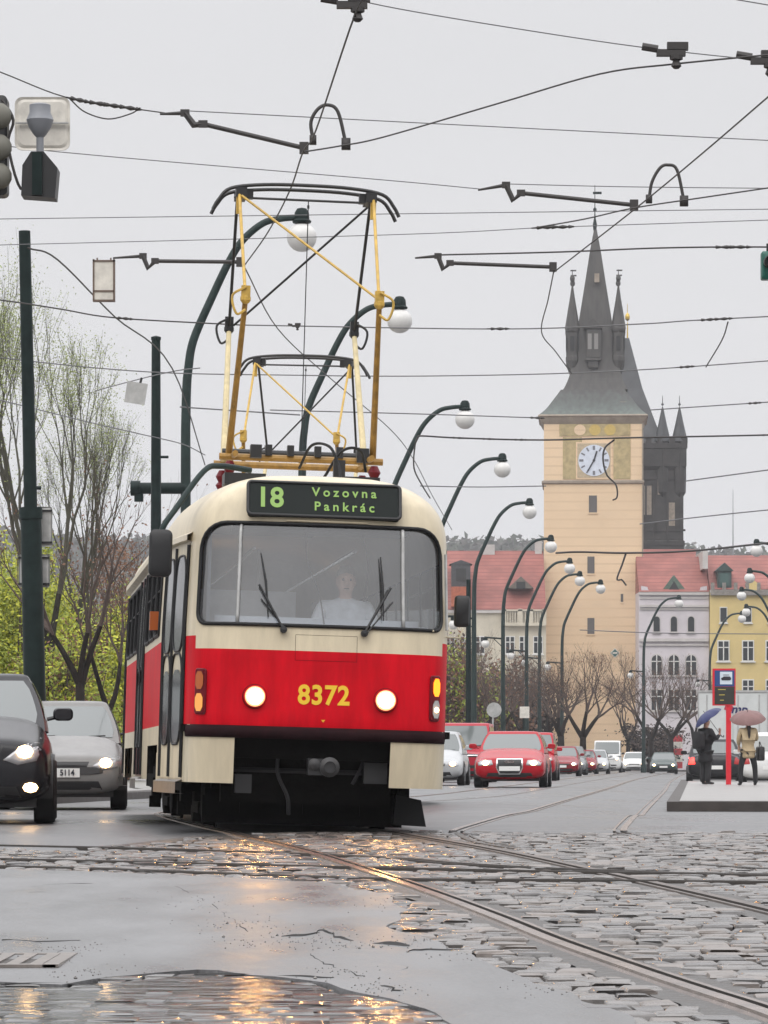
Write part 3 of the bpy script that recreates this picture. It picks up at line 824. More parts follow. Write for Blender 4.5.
# pantograph
PY = 3.4
pg = MB()
for s in (-1, 1):
    pg.tube([(-.75,PY+s*.45,3.37),(.75,PY+s*.45,3.37)], .032, 8); pg.tube([(s*.62,PY-.75,3.38),(s*.62,PY+.75,3.38)], .028, 8)
pan = pg.build('pantograph', M['brownyellow'], tram, smooth=40)
for sx in (-1, 1):
    for sy in (-1, 1):
        pg = MB(); pg.lathe([(.035,3.04),(.06,3.10),(.035,3.13),(.06,3.18),(.035,3.21),(.06,3.26),(.03,3.32)], (sx*.66,PY+sy*.6,0), 10); pg.build('insulator', M['dkred'], pan, smooth=40)
pg = MB(); pg.box((-.42,PY-.5,3.42),(.10,.16,.12)); pg.box((.56,PY-.45,3.42),(.11,.16,.13)); pg.tube([(-.7,PY,3.45),(.72,PY,3.45)], .03, 8)
for x in (-.3,-.1,.15,.35): pg.box((x,PY-.45,3.44),(.06,.10,.10))
pg.build('springs', M['dark'], pan)
ZE, ZH = 4.72, 5.83
for sy, m1, m2 in ((-1, M['brownyellow'], M['yellow']), (1, M['paleyellow'], M['dark'])):
    ey = PY+sy*1.25
    for sx in (-1, 1):
        pg = MB(); pg.tube([(sx*.66,PY+sy*.40,3.40),(sx*.60,ey,ZE)], [.032,.024], 8); pg.build('lower_arm', m1, pan, smooth=40)
        pg = MB(); pg.tube([(sx*.60,ey,ZE),(sx*.62,PY+sy*.14,ZH)], .015, 8); pg.build('upper_arm', m2, pan, smooth=40)
        pg = MB(); pg.sphere((sx*.60,ey,ZE), .05, 10); pg.box((sx*.60,ey,ZE+.05),(.08,.08,.13)); pg.tube(cr([(sx*.6,ey-.05,ZE+.1),(sx*.72,ey-.05,ZE+.02),(sx*.68,ey-.05,ZE-.14),(sx*.6,ey-.03,ZE-.1)],5), .012, 5); pg.build('elbow', M['yellow'] if sy < 0 else M['dark'], pan)
    pg = MB()
    if sy < 0: pg.tube([(-.60,PY-.2,ZH-.04),(.62,ey+.05,ZE+.03)], .012, 6)
    else: pg.tube([(.60,PY+.2,ZH-.04),(-.56,ey-.05,ZE+.03)], .011, 6)
    pg.build('cross_brace', m2, pan)
pg = MB()
for sy in (-.16, .16):
    pg.tube(cr([(-.86,PY+sy,5.66),(-.81,PY+sy,5.75),(-.70,PY+sy,5.86),(-.4,PY+sy,5.905),(0,PY+sy,5.915),(.4,PY+sy,5.905),(.70,PY+sy,5.86),(.81,PY+sy,5.75),(.86,PY+sy,5.66)], 5), .017, 8)
pg.tube([(-.66,PY,5.80),(.66,PY,5.80)], .012, 6)
for sx in (-1, 1): pg.box((sx*.60,PY,5.83),(.10,.36,.09)); pg.box((sx*.52,PY-.1,5.82),(.06,.08,.09))
pg.build('contact_strip', M['dark'], pan, smooth=40)
for sx in (-1, 1):
    pg = MB(); pg.box((sx*.62,PY-.14,5.74),(.05,.05,.22)); pg.build('head_bracket', M['yellow'], pan)
pg = MB(); pg.tube([(.03,PY,5.8),(.03,PY,3.45)], .005, 5); pg.box((.03,PY,5.74),(.02,.02,.03)); pg.build('pull_cord', M['dark'], pan)

# second car coupled behind
tram2 = dup(tram, label='second tram car coupled behind the first, seen by its raised pantograph above the roof')
tram2.location = (-1.55, 49.0, .01); tram2.rotation_euler = (0, .030, -math.radians(5.5))

# ------------------------------------------------------------------ people
def skin_mesh(name, pts, edges, mt, parent, root=0, levels=1):
    """one continuous surface grown round a skeleton: pts = [(x,y,z,radius or (rx,ry))]"""
    me = bpy.data.meshes.new(name); me.from_pydata([p[:3] for p in pts], edges, [])
    o = bpy.data.objects.new(name, me); COL.objects.link(o)
    sk = o.modifiers.new('skin', 'SKIN'); sk.use_smooth_shade = True
    ss = o.modifiers.new('sub', 'SUBSURF'); ss.levels = ss.render_levels = levels
    lay = me.skin_vertices[0].data if len(me.skin_vertices) else None
    if lay is None:
        b = bmesh.new(); b.from_mesh(me); b.verts.layers.skin.verify(); b.to_mesh(me); b.free(); lay = me.skin_vertices[0].data
    for i, p in enumerate(pts):
        r = p[3] if isinstance(p[3], tuple) else (p[3], p[3])
        lay[i].radius = r; lay[i].use_root = (i == root)
    dg = bpy.context.evaluated_depsgraph_get(); dg.update()
    nm = bpy.data.meshes.new_from_object(o.evaluated_get(dg))
    bpy.data.objects.remove(o); bpy.data.meshes.remove(me)
    nm.name = name; nm.materials.clear(); nm.materials.append(mt)
    nm.polygons.foreach_set('use_smooth', [True]*len(nm.polygons))
    o2 = bpy.data.objects.new(name, nm); COL.objects.link(o2)
    if parent: o2.parent = parent
    return o2
class Skel:
    def __init__(s): s.p = []; s.e = []
    def n(s, x, y, z, r, par=None):
        s.p.append((x, y, z, r)); i = len(s.p)-1
        if par is not None: s.e.append((par, i))
        return i
    def chain(s, pts, par):
        for q in pts: par = s.n(*q, par)
        return par
def hand(sk, w, pos, d, side):
    """palm and five bent fingers from the wrist node w; d = pointing direction"""
    d = Vector(d).normalized(); s = d.cross(Vector((0,1,0)))
    s = s.normalized() if s.length > .1 else Vector((1,0,0))
    c = d.cross(s).normalized(); p = Vector(pos)
    palm = sk.n(*(p+d*.05), .026, w); k2 = sk.n(*(p+d*.085), .028, palm)
    for i, (o, ln) in enumerate(((-.030,.062),(-.010,.072),(.010,.068),(.030,.052))):
        a = p+d*.105+s*o; i1 = sk.n(*a, .009, k2); i2 = sk.n(*(a+d*ln*.5+c*.010), .0085, i1); sk.n(*(a+d*ln*.85+c*.030), .007, i2)
    t1 = sk.n(*(p+d*.045-s*.035*side+c*.01), .011, palm); sk.n(*(p+d*.085-s*.05*side+c*.02), .009, t1)
cloth = {k: mat('cloth_'+k, c, .85, var=.2, scale=9) for k, c in dict(black=(.012,.012,.014), beige=(.40,.31,.19), white=(.62,.65,.70), dark=(.02,.02,.022), hair=(.02,.014,.012), grey=(.25,.22,.2)).items()}
def figure(parent, coat_hem, arms, coat, trousers, hair, pony=False, stance=.10, look=1):
    """a standing figure that looks along +y; arms = [(elbow, wrist, hand direction)] left, right"""
    sk = Skel(); ck = Skel(); tk = Skel()
    pel = sk.n(0,0,.95,(.13,.10)); sp = sk.n(0,0,1.12,(.12,.09),pel); ch = sk.n(0,0,1.30,(.15,.10),sp); nb = sk.n(0,.0,1.44,(.08,.07),ch)
    nk = sk.n(0,.015,1.50,.05,nb); jaw = sk.n(0,.03,1.56,(.062,.07),nk); hd = sk.n(0,.02,1.62,(.075,.09),jaw); sk.n(0,.01,1.69,(.06,.07),hd); sk.n(0,.125,1.595,.012,hd)
    cp = ck.n(0,0,1.0,(.165,.13)); cs = ck.n(0,0,1.14,(.155,.12),cp); cc = ck.n(0,0,1.30,(.185,.125),cs); cn = ck.n(0,0,1.42,(.12,.09),cc); ck.n(0,.0,1.475,(.07,.065),cn)
    ck.chain([(0,0,(1.0+coat_hem)/2,(.19,.145)),(0,0,coat_hem,(.215,.165)),(0,0,coat_hem-.07,(.215,.165))], cp)
    tp = tk.n(0,0,.93,(.145,.12))
    for s, (el, wr, hdir) in zip((-1, 1), arms):
        st = stance if s > 0 else -stance
        lg = sk.chain([(s*.085,0,.86,.08),(st*.95,.02,.49,.052),(st,-.01,.10,.038),(st,.06,.035,.036),(st*1.1,.15,.028,.032)], pel)
        tk.chain([(s*.09,0,.84,.105),(st*.95,.02,.49,.078),(st,-.01,.20,.068),(st,-.005,.045,.066)], tp)
        sh = sk.n(s*.17,0,1.40,.055,nb if False else ch); e_ = sk.n(*el,.042,sh); w_ = sk.n(*wr,.030,e_); hand(sk, w_, wr, hdir, s)
        csn = ck.n(s*.19,0,1.39,.078,cc); ce = ck.n(*el,.062,csn); wv = Vector(el).lerp(Vector(wr), .88); ck.n(*wv,.050,ce)
    skin_mesh('body', sk.p, sk.e, M['skin'], parent)
    skin_mesh('trousers', tk.p, tk.e, cloth[trousers], parent)
    skin_mesh('coat', ck.p, ck.e, cloth[coat], parent)
    h = Skel(); a = h.n(0,-.015,1.60,(.08,.085)); b = h.n(0,-.005,1.67,(.082,.095),a); h.n(0,.01,1.715,(.06,.065),b)
    if pony: h.chain([(0,-.08,1.54,.055),(.0,-.12,1.42,.05),(.0,-.13,1.28,.035),(0,-.13,1.18,.015)], a)
    skin_mesh('hair', h.p, h.e, cloth['hair'], parent)
    for s in (-1, 1):
        st = s*stance; q = Skel(); a = q.n(st,-.03,.05,(.042,.05)); b = q.n(st*1.04,.08,.04,(.042,.036),a); q.n(st*1.1,.17,.03,(.038,.026),b)
        skin_mesh('shoe', q.p, q.e, M['dark'], parent)

def umbrella(label, grip, top, r, m, tilt_axis):
    g, t_ = Vector(grip), Vector(top)
    d = (t_-g); L = d.length; rot = d.to_track_quat('Z', 'X').to_euler()
    u = thing('umbrella', label, 'umbrella', g, rot=rot, group='umbrellas held up at the tram stop')
    mb = MB(); n = 32; rows = []
    for i in range(8):
        k = i/7
        rows.append([(r*math.sin(k*1.25)/math.sin(1.25)*(1-.07*k*(1-abs(math.cos(4*2*pi*j/n)))) * math.cos(2*pi*j/n), r*math.sin(k*1.25)/math.sin(1.25)*(1-.07*k*(1-abs(math.cos(4*2*pi*j/n))))*math.sin(2*pi*j/n), L-.42*r*(1-math.cos(k*1.25))/(1-math.cos(1.25))-.02*k*abs(math.sin(4*2*pi*j/n))) for j in range(n)])
    mb.grid(rows, closed=True); mb.build('canopy', m, u, smooth=True)
    mb = MB(); mb.tube([(0,0,-.12),(0,0,L+.06)], .008, 6); mb.tube(cr([(0,0,-.06),(0,0,-.16),(.03,0,-.20),(.06,0,-.16)], 4), .014, 6); mb.build('shaft', M['dark'], u)
    mb = MB()
    for j in range(8):
        t2 = 2*pi*(j+.0)/8; mb.tube([(0,0,L-.02),(r*.98*math.cos(t2), r*.98*math.sin(t2), L-.46*r)], .004, 4)
    mb.build('ribs', M['steel'], u)
    return u

# person in black under the blue umbrella
P1 = Vector(((705.5-384)*106/F, 106, .05)); rz = math.radians(-55)
p = thing('person', 'person in a long black coat with a dark backpack under a blue umbrella', 'person', P1, rz, 'people waiting on the tram platform')
p.scale = (1.18,1.15,1.02)
figure(p, .62, (((-.27,.06,1.16),(-.22,.20,1.02),(0,.3,-1)), ((.24,.10,1.16),(.14,.30,1.30),(-.1,.2,1))), 'black', 'dark', 'dark', stance=.09)
mt = Matrix.Translation(P1) @ Matrix.Rotation(rz, 4, 'Z')
umbrella('dark blue umbrella held by the person in black', mt @ Vector((.12,.34,1.40)), P1+Vector((-.02,.06,1.90)), .42, mat('umbrella_blue', (.010,.018,.10), .5, var=.2), 0)
mb = MB(); mb.v = []
bp = rbox((0,-.235,1.17), (.32,.20,.46), .08); b = bp.build('backpack', mat('backpack_nylon', (.014,.014,.016), .7), None, smooth=40)
b.location = P1; b.rotation_euler = (0,0,rz); tag(b, 'dark backpack on the back of the person in black', 'backpack')
# person in beige
P2 = Vector(((748-384)*101/F, 101, .05)); rz2 = math.radians(8)
p = thing('person', 'person in a beige jacket with long dark hair under a brown umbrella', 'person', P2, rz2, 'people waiting on the tram platform')
figure(p, .74, (((-.235,.04,1.15),(-.19,.20,1.0),(.1,.3,-1)), ((.25,.10,1.14),(.10,.27,1.28),(-.1,.2,1))), 'beige', 'black', 'hair', pony=True, stance=.19)
mt2 = Matrix.Translation(P2) @ Matrix.Rotation(rz2, 4, 'Z')
umbrella('faded brown pink umbrella held by the person in beige', mt2 @ Vector((.08,.31,1.36)), P2+Vector((.0,.12,1.86)), .46, mat('umbrella_brown', (.17,.085,.08), .55, var=.15), 0)
bp = rbox((.33,.05,.80), (.16,.34,.36), .05); bp.tube(cr([(.33,-.08,.98),(.30,0,1.10),(.33,.16,.98)],5), .012, 6)
b = bp.build('shoulder_bag', mat('bag_leather', (.015,.014,.014), .6), None, smooth=40); b.location = P2; b.rotation_euler = (0,0,rz2); tag(b, 'black bag hanging at the side of the person in beige', 'bag')

# driver, seated in the cab
dv = thing('person', 'tram driver in a white shirt sitting behind the windscreen', 'person', (0,0,0))
dv.matrix_world = Matrix.LocRotScale(tram.location, tram.rotation_euler, None) @ Matrix.Translation((.27,1.0,1.50)) @ Matrix.Rotation(pi, 4, 'Z')
sk = Skel(); ck = Skel()
pel = sk.n(0,0,.05,(.15,.11)); ch = sk.n(0,.02,.38,(.16,.11),pel); nb = sk.n(0,.03,.50,(.07,.06),ch); nk = sk.n(0,.05,.555,.056,nb); jw = sk.n(0,.075,.605,(.068,.078),nk); hd = sk.n(0,.065,.675,(.082,.10),jw); sk.n(0,.05,.75,(.07,.085),hd)
sk.n(0,.185,.645,.015,hd)
for s in (-1, 1):
    sk.chain([(s*.10,.05,.0,.085),(s*.14,.42,.0,.06),(s*.14,.44,-.38,.042),(s*.14,.56,-.42,.035)], pel)
    sh = sk.n(s*.18,.02,.46,.055,ch); e_ = sk.n(s*.26,.16,.22,.043,sh); w_ = sk.n(s*.20,.42,.20,.030,e_); hand(sk, w_, (s*.20,.42,.20), (0,1,-.1), s)
    sk.n(s*.09,.05,.65,.017,hd)
skin_mesh('body', sk.p, sk.e, M['skinpale'], dv)
cp = ck.n(0,0,.06,(.18,.14)); cc = ck.n(0,.02,.36,(.20,.14),cp); cn = ck.n(0,.03,.50,(.11,.09),cc); ck.n(0,.035,.545,(.075,.07),cn)
for s in (-1, 1):
    a = ck.n(s*.20,.02,.44,.08,cc); b = ck.n(s*.27,.16,.22,.066,a); ck.n(s*.215,.38,.20,.05,b)
skin_mesh('shirt', ck.p, ck.e, cloth['white'], dv)
tk = Skel(); tp = tk.n(0,0,.04,(.17,.13))
for s in (-1, 1): tk.chain([(s*.10,.05,.0,.10),(s*.14,.42,.0,.08),(s*.14,.44,-.34,.06)], tp)
skin_mesh('trousers', tk.p, tk.e, cloth['dark'], dv)
h = Skel(); a = h.n(0,.015,.69,(.092,.080)); b = h.n(0,.02,.755,(.086,.10),a); h.n(0,.06,.785,(.07,.07),b); skin_mesh('hair', h.p, h.e, cloth['grey'], dv)
mb = MB()
for s in (-1, 1): mb.sphere((s*.033,.158,.682), .011, 8)
mb.build('eyes', M['dark'], dv)
mb = MB(); mb.box((0,.152,.605),(.045,.014,.008)); mb.build('mouth', cloth['hair'], dv)

# ================================================================== CARS
def paint(name, col): return mat('car_paint_'+name, col, .26, .0, var=.10, scale=4, spec=.3, coat=.12)
def car(label, loc, rz, paintm, L=4.2, W=1.74, H=1.44, hoodf=.70, cowl=1.0, cowly=1.15, belt=.93, rooff=1.75, rootw=.60, roofb=3.3, backy=3.95, kind='hatch',
        lit=True, plate=None, grille='bar', trim=None, rear=False, reartext=None, lamps=None, fog=False, group='cars queuing along the street', detail=True, wheel=.31):
    """one car, nose at the origin looking along -y"""
    c = thing('car' if kind != 'van' else 'van', label, 'car' if kind != 'van' else 'van', loc, rz, group)
    hw = W/2
    hl = hoodf
    st = [(0.0,.80,.40,.58),(.015,.86,.33,hl-.12),(.06,.915,.25,hl-.05),(.16,.955,.21,hl),(.40,.985,.19,hl+.06),(.8,1,.19,cowl-.06),(cowly,1,.19,cowl-.01),(cowly+.6,1,.20,belt+.04),(L*.6,1,.20,belt+.05),(L-.5,.99,.21,belt+.06),(L-.15,.955,.26,belt+.04),(L-.04,.90,.33,belt-.08),(L,.82,.42,belt-.25)]
    st = cr([(y, k, zb) for y, k, zb, zt in st], 4); zt = cr([(y, zt_, 0) for y, _, _, zt_ in [(0.0,0,0,.58),(.015,0,0,hl-.12),(.06,0,0,hl-.05),(.16,0,0,hl),(.40,0,0,hl+.06),(.8,0,0,cowl-.06),(cowly,0,0,cowl-.01),(cowly+.6,0,0,belt+.04),(L*.6,0,0,belt+.05),(L-.5,0,0,belt+.06),(L-.15,0,0,belt+.04),(L-.04,0,0,belt-.08),(L,0,0,belt-.25)]], 4)
    rows = []; n = 36
    for p, q in zip(st, zt):
        y, k, zb = p; z1 = q.y; row = []
        for j in range(n):
            t = 2*pi*j/n; ct, sn = math.cos(t), math.sin(t)
            e = 2/4.2
            x = hw*k*math.copysign(abs(ct)**e, ct); zz = (zb+z1)/2+(z1-zb)/2*math.copysign(abs(sn)**e, sn)
            if zz > .55: x *= 1-.06*sstep((zz-.55)/.5)
            if zz < .35: x *= 1-.05*sstep((.35-zz)/.2)
            row.append((x, y, zz))
        rows.append(row)
    mb = MB(); mb.grid(rows, closed=True); mb.f.append(list(range(n))); mb.m.append(0); o_ = (len(rows)-1)*n; mb.f.append([o_+j for j in range(n)][::-1]); mb.m.append(0)
    lower = MB(); lower.v = list(mb.v); lower.f = [list(f) for f in mb.f]
    # cabin: rounded-rectangle rings from the belt to the roof
    bw = hw*.93; rw = hw*rootw/.60*.72
    def ring(t):
        z = belt-.06+(H-.05-belt+.06)*t
        kk = t
        y0 = cowly-.12+(rooff-cowly+.12)*kk; y1 = backy+(roofb-backy)*kk
        w_ = bw+(rw-bw)*(.25*t+.75*t*t) ; r_ = .14+.10*t
        return z, y0, y1, w_, r_
    def cab(u, t):
        """u 0..4 round the cabin: 0-1 windscreen, 1-2 right side, 2-3 rear, 3-4 left"""
        z, y0, y1, w_, r_ = ring(t); u = u % 4; k = int(u); f = u-k
        bow = .10*(1-t*.5)
        if k == 0: x = -w_+2*w_*f; q = abs(2*f-1); return Vector((x*(1-.02*q**6), y0+bow*q**2.2, z))
        if k == 1: q = 1-2*f; return Vector((w_*(1-.02*abs(q)**8), y0+bow+(y1-y0-bow*1.6)*f, z))
        if k == 2: x = w_-2*w_*f; q = abs(2*f-1); return Vector((x*(1-.02*q**6), y1-bow*.6*q**2.2, z))
        q = 1-2*f; return Vector((-w_*(1-.02*abs(q)**8), y1-bow*.6-(y1-y0-bow*1.6)*f, z))
    us = [i/12 for i in range(48)]
    rows = [[cab(u, t) for u in us] for t in (0,.15,.3,.45,.6,.75,.9,1.0)]
    z, y0, y1, w_, r_ = ring(1); ctr = Vector((0,(y0+y1)/2,0))
    for k, dz in ((.97,.022),(.90,.036),(.7,.046),(.35,.05),(.02,.052)):
        rows.append([Vector(((p.x)*k, ctr.y+(p.y-ctr.y)*k, p.z+dz)) for p in rows[7]])
    mb.grid(rows, closed=True)
    body = mb.build('body', paintm, c, smooth=48)
    def cpatch(u0, u1, t0, t1, off=.006, nu=10, nt_=5, r=.12):
        mbp = MB(); rr_ = []
        for j in range(nt_+1):
            t = t0+(t1-t0)*j/nt_; row = []
            ins = 0.0
            if j in (0, nt_): ins = (u1-u0)*.02
            for i in range(nu+1):
                u = u0+ins+(u1-u0-2*ins)*i/nu
                p = cab(u, t); nn = (cab(u+.01, t)-cab(u-.01, t)).cross(cab(u, t+.01)-cab(u, t-.01))
                nn = nn.normalized() if nn.length > 0 else Vector((0,-1,0))
                row.append(p+nn*off)
            rr_.append(row)
        mbp.grid(rr_); return mbp
    cpatch(.04, .96, .14, .93).build('windscreen', M['cgl'], c, smooth=True)
    for u0, u1 in ((1.06,1.50), (1.53,1.90), (3.10,3.47), (3.50,3.94)): cpatch(u0, u1, .22, .90, .005, 8).build('side_window', M['cgl'], c, smooth=True)
    cpatch(2.06, 2.94, .25, .9).build('rear_window', M['cgl'], c, smooth=True)
    if detail:
        mbw = MB(); mbw.tube([cab(.08, .12)+Vector((0,-.02,.01)), cab(.45,.17)+Vector((0,-.03,.01))], .010, 5); mbw.tube([cab(.50,.12)+Vector((0,-.02,.01)), cab(.88,.17)+Vector((0,-.03,.01))], .010, 5); mbw.build('wiper', M['dark'], c)
    bv = BVHTree.FromPolygons([Vector(v) for v in lower.v], lower.f)
    def front(poly, off, y=-1, d=1, sub=1, flip=False):
        """a panel of the nose or tail: outline in the XZ plane dropped onto the body"""
        ring_ = []
        for (a, b), (a2, b2) in zip(poly, poly[1:]+poly[:1]):
            for i in range(4): ring_.append((a+(a2-a)*i/4, b+(b2-b)*i/4))
        cx = sum(a for a, b in ring_)/len(ring_); cz = sum(b for a, b in ring_)/len(ring_)
        out = MB(); rws = []
        for k in (1, .66, .33, .02):
            row = []
            for a, b in ring_:
                x_, z_ = cx+(a-cx)*k, cz+(b-cz)*k
                h_ = bv.ray_cast(Vector((x_, -2 if d > 0 else L+2, z_)), Vector((0,d,0)))
                yy = h_[0].y if h_[0] is not None else (.3 if d > 0 else L-.3)
                row.append((x_, yy-off*d, z_))
            rws.append(row)
        rws.insert(0, [(p[0], p[1]+(off+.01)*d, p[2]) for p in rws[0]])
        out.grid(rws, closed=True); return out
    # nose
    hz = hoodf
    hl_ = lamps or [(.52,hz-.10),(.60,hz-.19),(.86,hz-.17),(.885,hz-.04),(.66,hz-.035)]
    for s in (-1, 1):
        poly = [(s*a*hw, b) for a, b in hl_]
        hd = front(poly, .006).build('headlight', M['lamplens'], c, smooth=True)
        if lit:
            cx = sum(a for a, b in poly)/len(poly); cz = sum(b for a, b in poly)/len(poly); r_ = .066
            front([(cx+r_*1.25*math.cos(2*pi*i/8)-s*.02, cz+r_*math.sin(2*pi*i/8)) for i in range(8)], .020).build('lamp', M['lampcar'], hd, smooth=True)
        if fog:
            fp = front([(s*.76*hw+.075*math.cos(2*pi*i/8), .36+.05*math.sin(2*pi*i/8)) for i in range(8)], .012).build('fog_lamp', M['lampcar'], c, smooth=True)
    if grille == 'bar': front([(-.42*hw,hz-.17),(.42*hw,hz-.17),(.46*hw,hz-.10),(-.46*hw,hz-.10)], .004).build('grille', M['dark'], c)
    elif grille == 'shield':
        g = front([(-.29*hw,.33),(.29*hw,.33),(.38*hw,.50),(.36*hw,hz-.03),(-.36*hw,hz-.03),(-.38*hw,.50)], .014).build('grille', M['chrome'], c)
        front([(-.26*hw,.35),(.26*hw,.35),(.345*hw,.50),(.325*hw,hz-.055),(-.325*hw,hz-.055),(-.345*hw,.50)], .020).build('grille_mesh', M['dark'], g)
        mbr = MB()
        for i in range(4): mbr.lathe([(.034,-.004),(.034,.004),(.026,.004),(.026,-.004)], (-.078+i*.052, -.03, hz-.115), 14, 'Y')
        mbr.build('badge', M['chrome'], g)
    elif grille == 'bars':
        g = front([(-.62*hw,hz-.14),(.62*hw,hz-.14),(.60*hw,hz-.02),(-.60*hw,hz-.02)], .006).build('grille', M['dark'], c)
        front([(-.6*hw,hz-.09),(.6*hw,hz-.09),(.6*hw,hz-.07),(-.6*hw,hz-.07)], .014).build('grille_bar', M['chrome'], g)
    front([(-.66*hw,.26),(.66*hw,.26),(.60*hw,.37),(-.60*hw,.37)], .004).build('air_intake', M['dark'], c)
    if trim is not None:
        mbt = front([(-.93*hw,.46),(.93*hw,.46),(.93*hw,.55),(-.93*hw,.55)], .016); mbt.build('bumper_trim', trim, c)
    pz = .42
    pf = front([(-.26,pz),(.26,pz),(.26,pz+.115),(-.26,pz+.115)], .024).build('number_plate', M['plate'], c)
    if plate:
        q = text_mb(plate, .105, .003, .85, 1.05); shift(q, (.10, -.034, pz+.057)); q.build('plate_lettering', M['ink'], pf, fixn=False)
    # tail
    for s in (-1, 1):
        tl = front([(s*.70*hw,belt-.26),(s*.93*hw,belt-.28),(s*.92*hw,belt-.04),(s*.74*hw,belt-.05)], .008, d=-1).build('tail_light', M['taillit'] if rear and s > 0 else M['tail'], c)
    pr = front([(-.26,.50),(.26,.50),(.26,.62),(-.26,.62)], .02, d=-1).build('number_plate', M['plate'], c)
    # mirrors, wheels, arches
    for s in (-1, 1):
        mr = rbox((s*(hw+.10),cowly+.30,belt+.11), (.20,.10,.13), .05); mr.tube([(s*(hw-.06),cowly+.30,belt+.06),(s*(hw+.03),cowly+.31,belt+.08)], .022, 6); mr.build('mirror', M['dark'] if kind == 'van' or trim is not None else paintm, c, smooth=40)
    for yy in (.82, L-.80):
        for s in (-1, 1):
            mba = MB(); k = 16
            arch = [(yy+(wheel+.055)*math.cos(pi*i/k), wheel+(wheel+.055)*math.sin(pi*i/k)) for i in range(k+1)]
            arch = [(arch[0][0], .25)]+arch+[(arch[-1][0], .25)]
            mba.prism(arch, s*(hw*.80), s*(hw+.003), 0, 'YZ'); mba.build('wheel_arch', M['dark'], c)
            mbw = MB(); r0 = wheel
            mbw.lathe([(r0*.6,-.10),(r0*.93,-.105),(r0,-.08),(r0,.08),(r0*.93,.105),(r0*.62,.10)], (s*(hw-.082),yy,r0), 24, 'X')
            wo = mbw.build('wheel', M['tyre'], c, smooth=35)
            mbw = MB(); e_ = s*.10; mbw.lathe([(r0*.64,e_*.9),(r0*.60,e_*1.04),(r0*.50,e_*.8),(r0*.22,e_*.75),(r0*.16,e_*1.02),(.001,e_*1.03)], (s*(hw-.082),yy,r0), 20, 'X'); mbw.build('rim', M['rim'], wo, smooth=35)
    mbu = MB(); mbu.box((0,L/2,.235),(W*.82,L*.86,.14)); mbu.build('underbody', M['dark'], c)
    return c
M['cgl'] = M['cglass']
m_cg = nt('car_glass_wet'); M['cgl'] = m_cg[0]
setin(m_cg[3], Base_Color=(.085,.10,.098,1), Roughness=.10)
m_cg[3].inputs['Specular IOR Level'].default_value = 1.0; m_cg[3].inputs['Coat Weight'].default_value = .5

def road_at(px, z): return ((px-384)*z/F, z, G((px-384)*z/F, z))
HD = -math.atan(.075)          # cars come down the street
m_red = paint('bright_red', (.36,.003,.012)); m_dred = paint('dark_red', (.20,.008,.014)); m_silver = paint('silver', (.42,.43,.44)); m_black = paint('black', (.016,.016,.019))
m_white = paint('white', (.66,.66,.65)); m_green = paint('dark_green', (.03,.05,.045)); m_grey = paint('grey', (.16,.165,.17)); m_vred = paint('van_red', (.36,.012,.028)); m_dsil = paint('warm_silver', (.20,.196,.19))
car('black car with lit headlights and fog lamps, cut by the left edge', (-4.11,38.9,G(-4,38.9)), .075, m_black, L=4.1, W=1.76, H=1.52, hoodf=.86, cowl=1.08, cowly=1.02, belt=.98, rooff=1.75, lamps=[(.46,.63),(.62,.58),(.83,.62),(.93,.84),(.86,.85),(.62,.74)], fog=True, grille='bar', wheel=.32)
car('silver hatchback with plate ending 5114 between the black car and the tram', (-4.14,51.0,G(-4,51)), .06, m_dsil, L=3.85, W=1.66, H=1.43, hoodf=.72, cowl=.97, cowly=1.05, belt=.92, plate='5114', lamps=[(.50,.56),(.62,.51),(.88,.54),(.93,.68),(.84,.70),(.64,.64)], trim=mat('bumper_strip', (.05,.05,.052), .5))
car('bright red estate car with a shield grille coming down the street', road_at(509.5,99.5), HD, m_red, L=4.58, W=1.79, H=1.43, hoodf=.76, cowl=1.0, cowly=1.3, belt=.93, rooff=1.95, roofb=3.7, backy=4.4, grille='shield', lamps=[(.46,.57),(.60,.545),(.87,.55),(.90,.66),(.82,.70),(.50,.69)])
car('silver car half hidden behind the tram beside the red van', road_at(431,109), HD, m_silver, L=4.1, W=1.72, H=1.50)
car('large red van following behind the silver car', road_at(461,128), HD, m_vred, L=4.8, W=1.9, H=1.93, hoodf=.95, cowl=1.16, cowly=.72, belt=1.10, rooff=1.35, roofb=4.55, backy=4.75, rootw=.74, kind='van', grille='bars', trim=M['dark'], wheel=.33)
car('red people carrier just behind the red estate car', road_at(530,140), HD, m_red, L=4.5, W=1.8, H=1.72, hoodf=.88, cowl=1.08, cowly=.85, belt=1.0, rooff=1.5, roofb=4.0, backy=4.4, rootw=.68, grille='bar')
car('small dark red car behind the people carrier', road_at(561,190), HD, m_dred, H=1.45)
car('dark grey car next to the small dark red car', road_at(569,213), HD, m_grey, H=1.55, W=1.8)
car('second dark red car further back, beside a silver car', road_at(582,232), HD, m_dred, H=1.42)
car('light silver saloon in front of the white van', road_at(594,236), HD, m_silver, H=1.45, L=4.5)
car('white delivery van towards the end of the queue', road_at(607,272), HD, m_white, L=5.2, W=1.95, H=2.2, hoodf=1.05, cowl=1.25, cowly=.7, belt=1.2, rooff=1.3, roofb=5.0, backy=5.15, rootw=.76, kind='van', grille='bars', trim=M['dark'], wheel=.34)
car('white hatchback to the right of the white delivery van', road_at(634,284), HD, m_white, H=1.46)
car('dark green car with headlights on, alone at the far end of the street', road_at(663.5,262), HD, m_green, H=1.45, W=1.8)
car('small grey car between the white delivery van and the silver saloon', road_at(577,262), HD, m_grey, H=1.5)
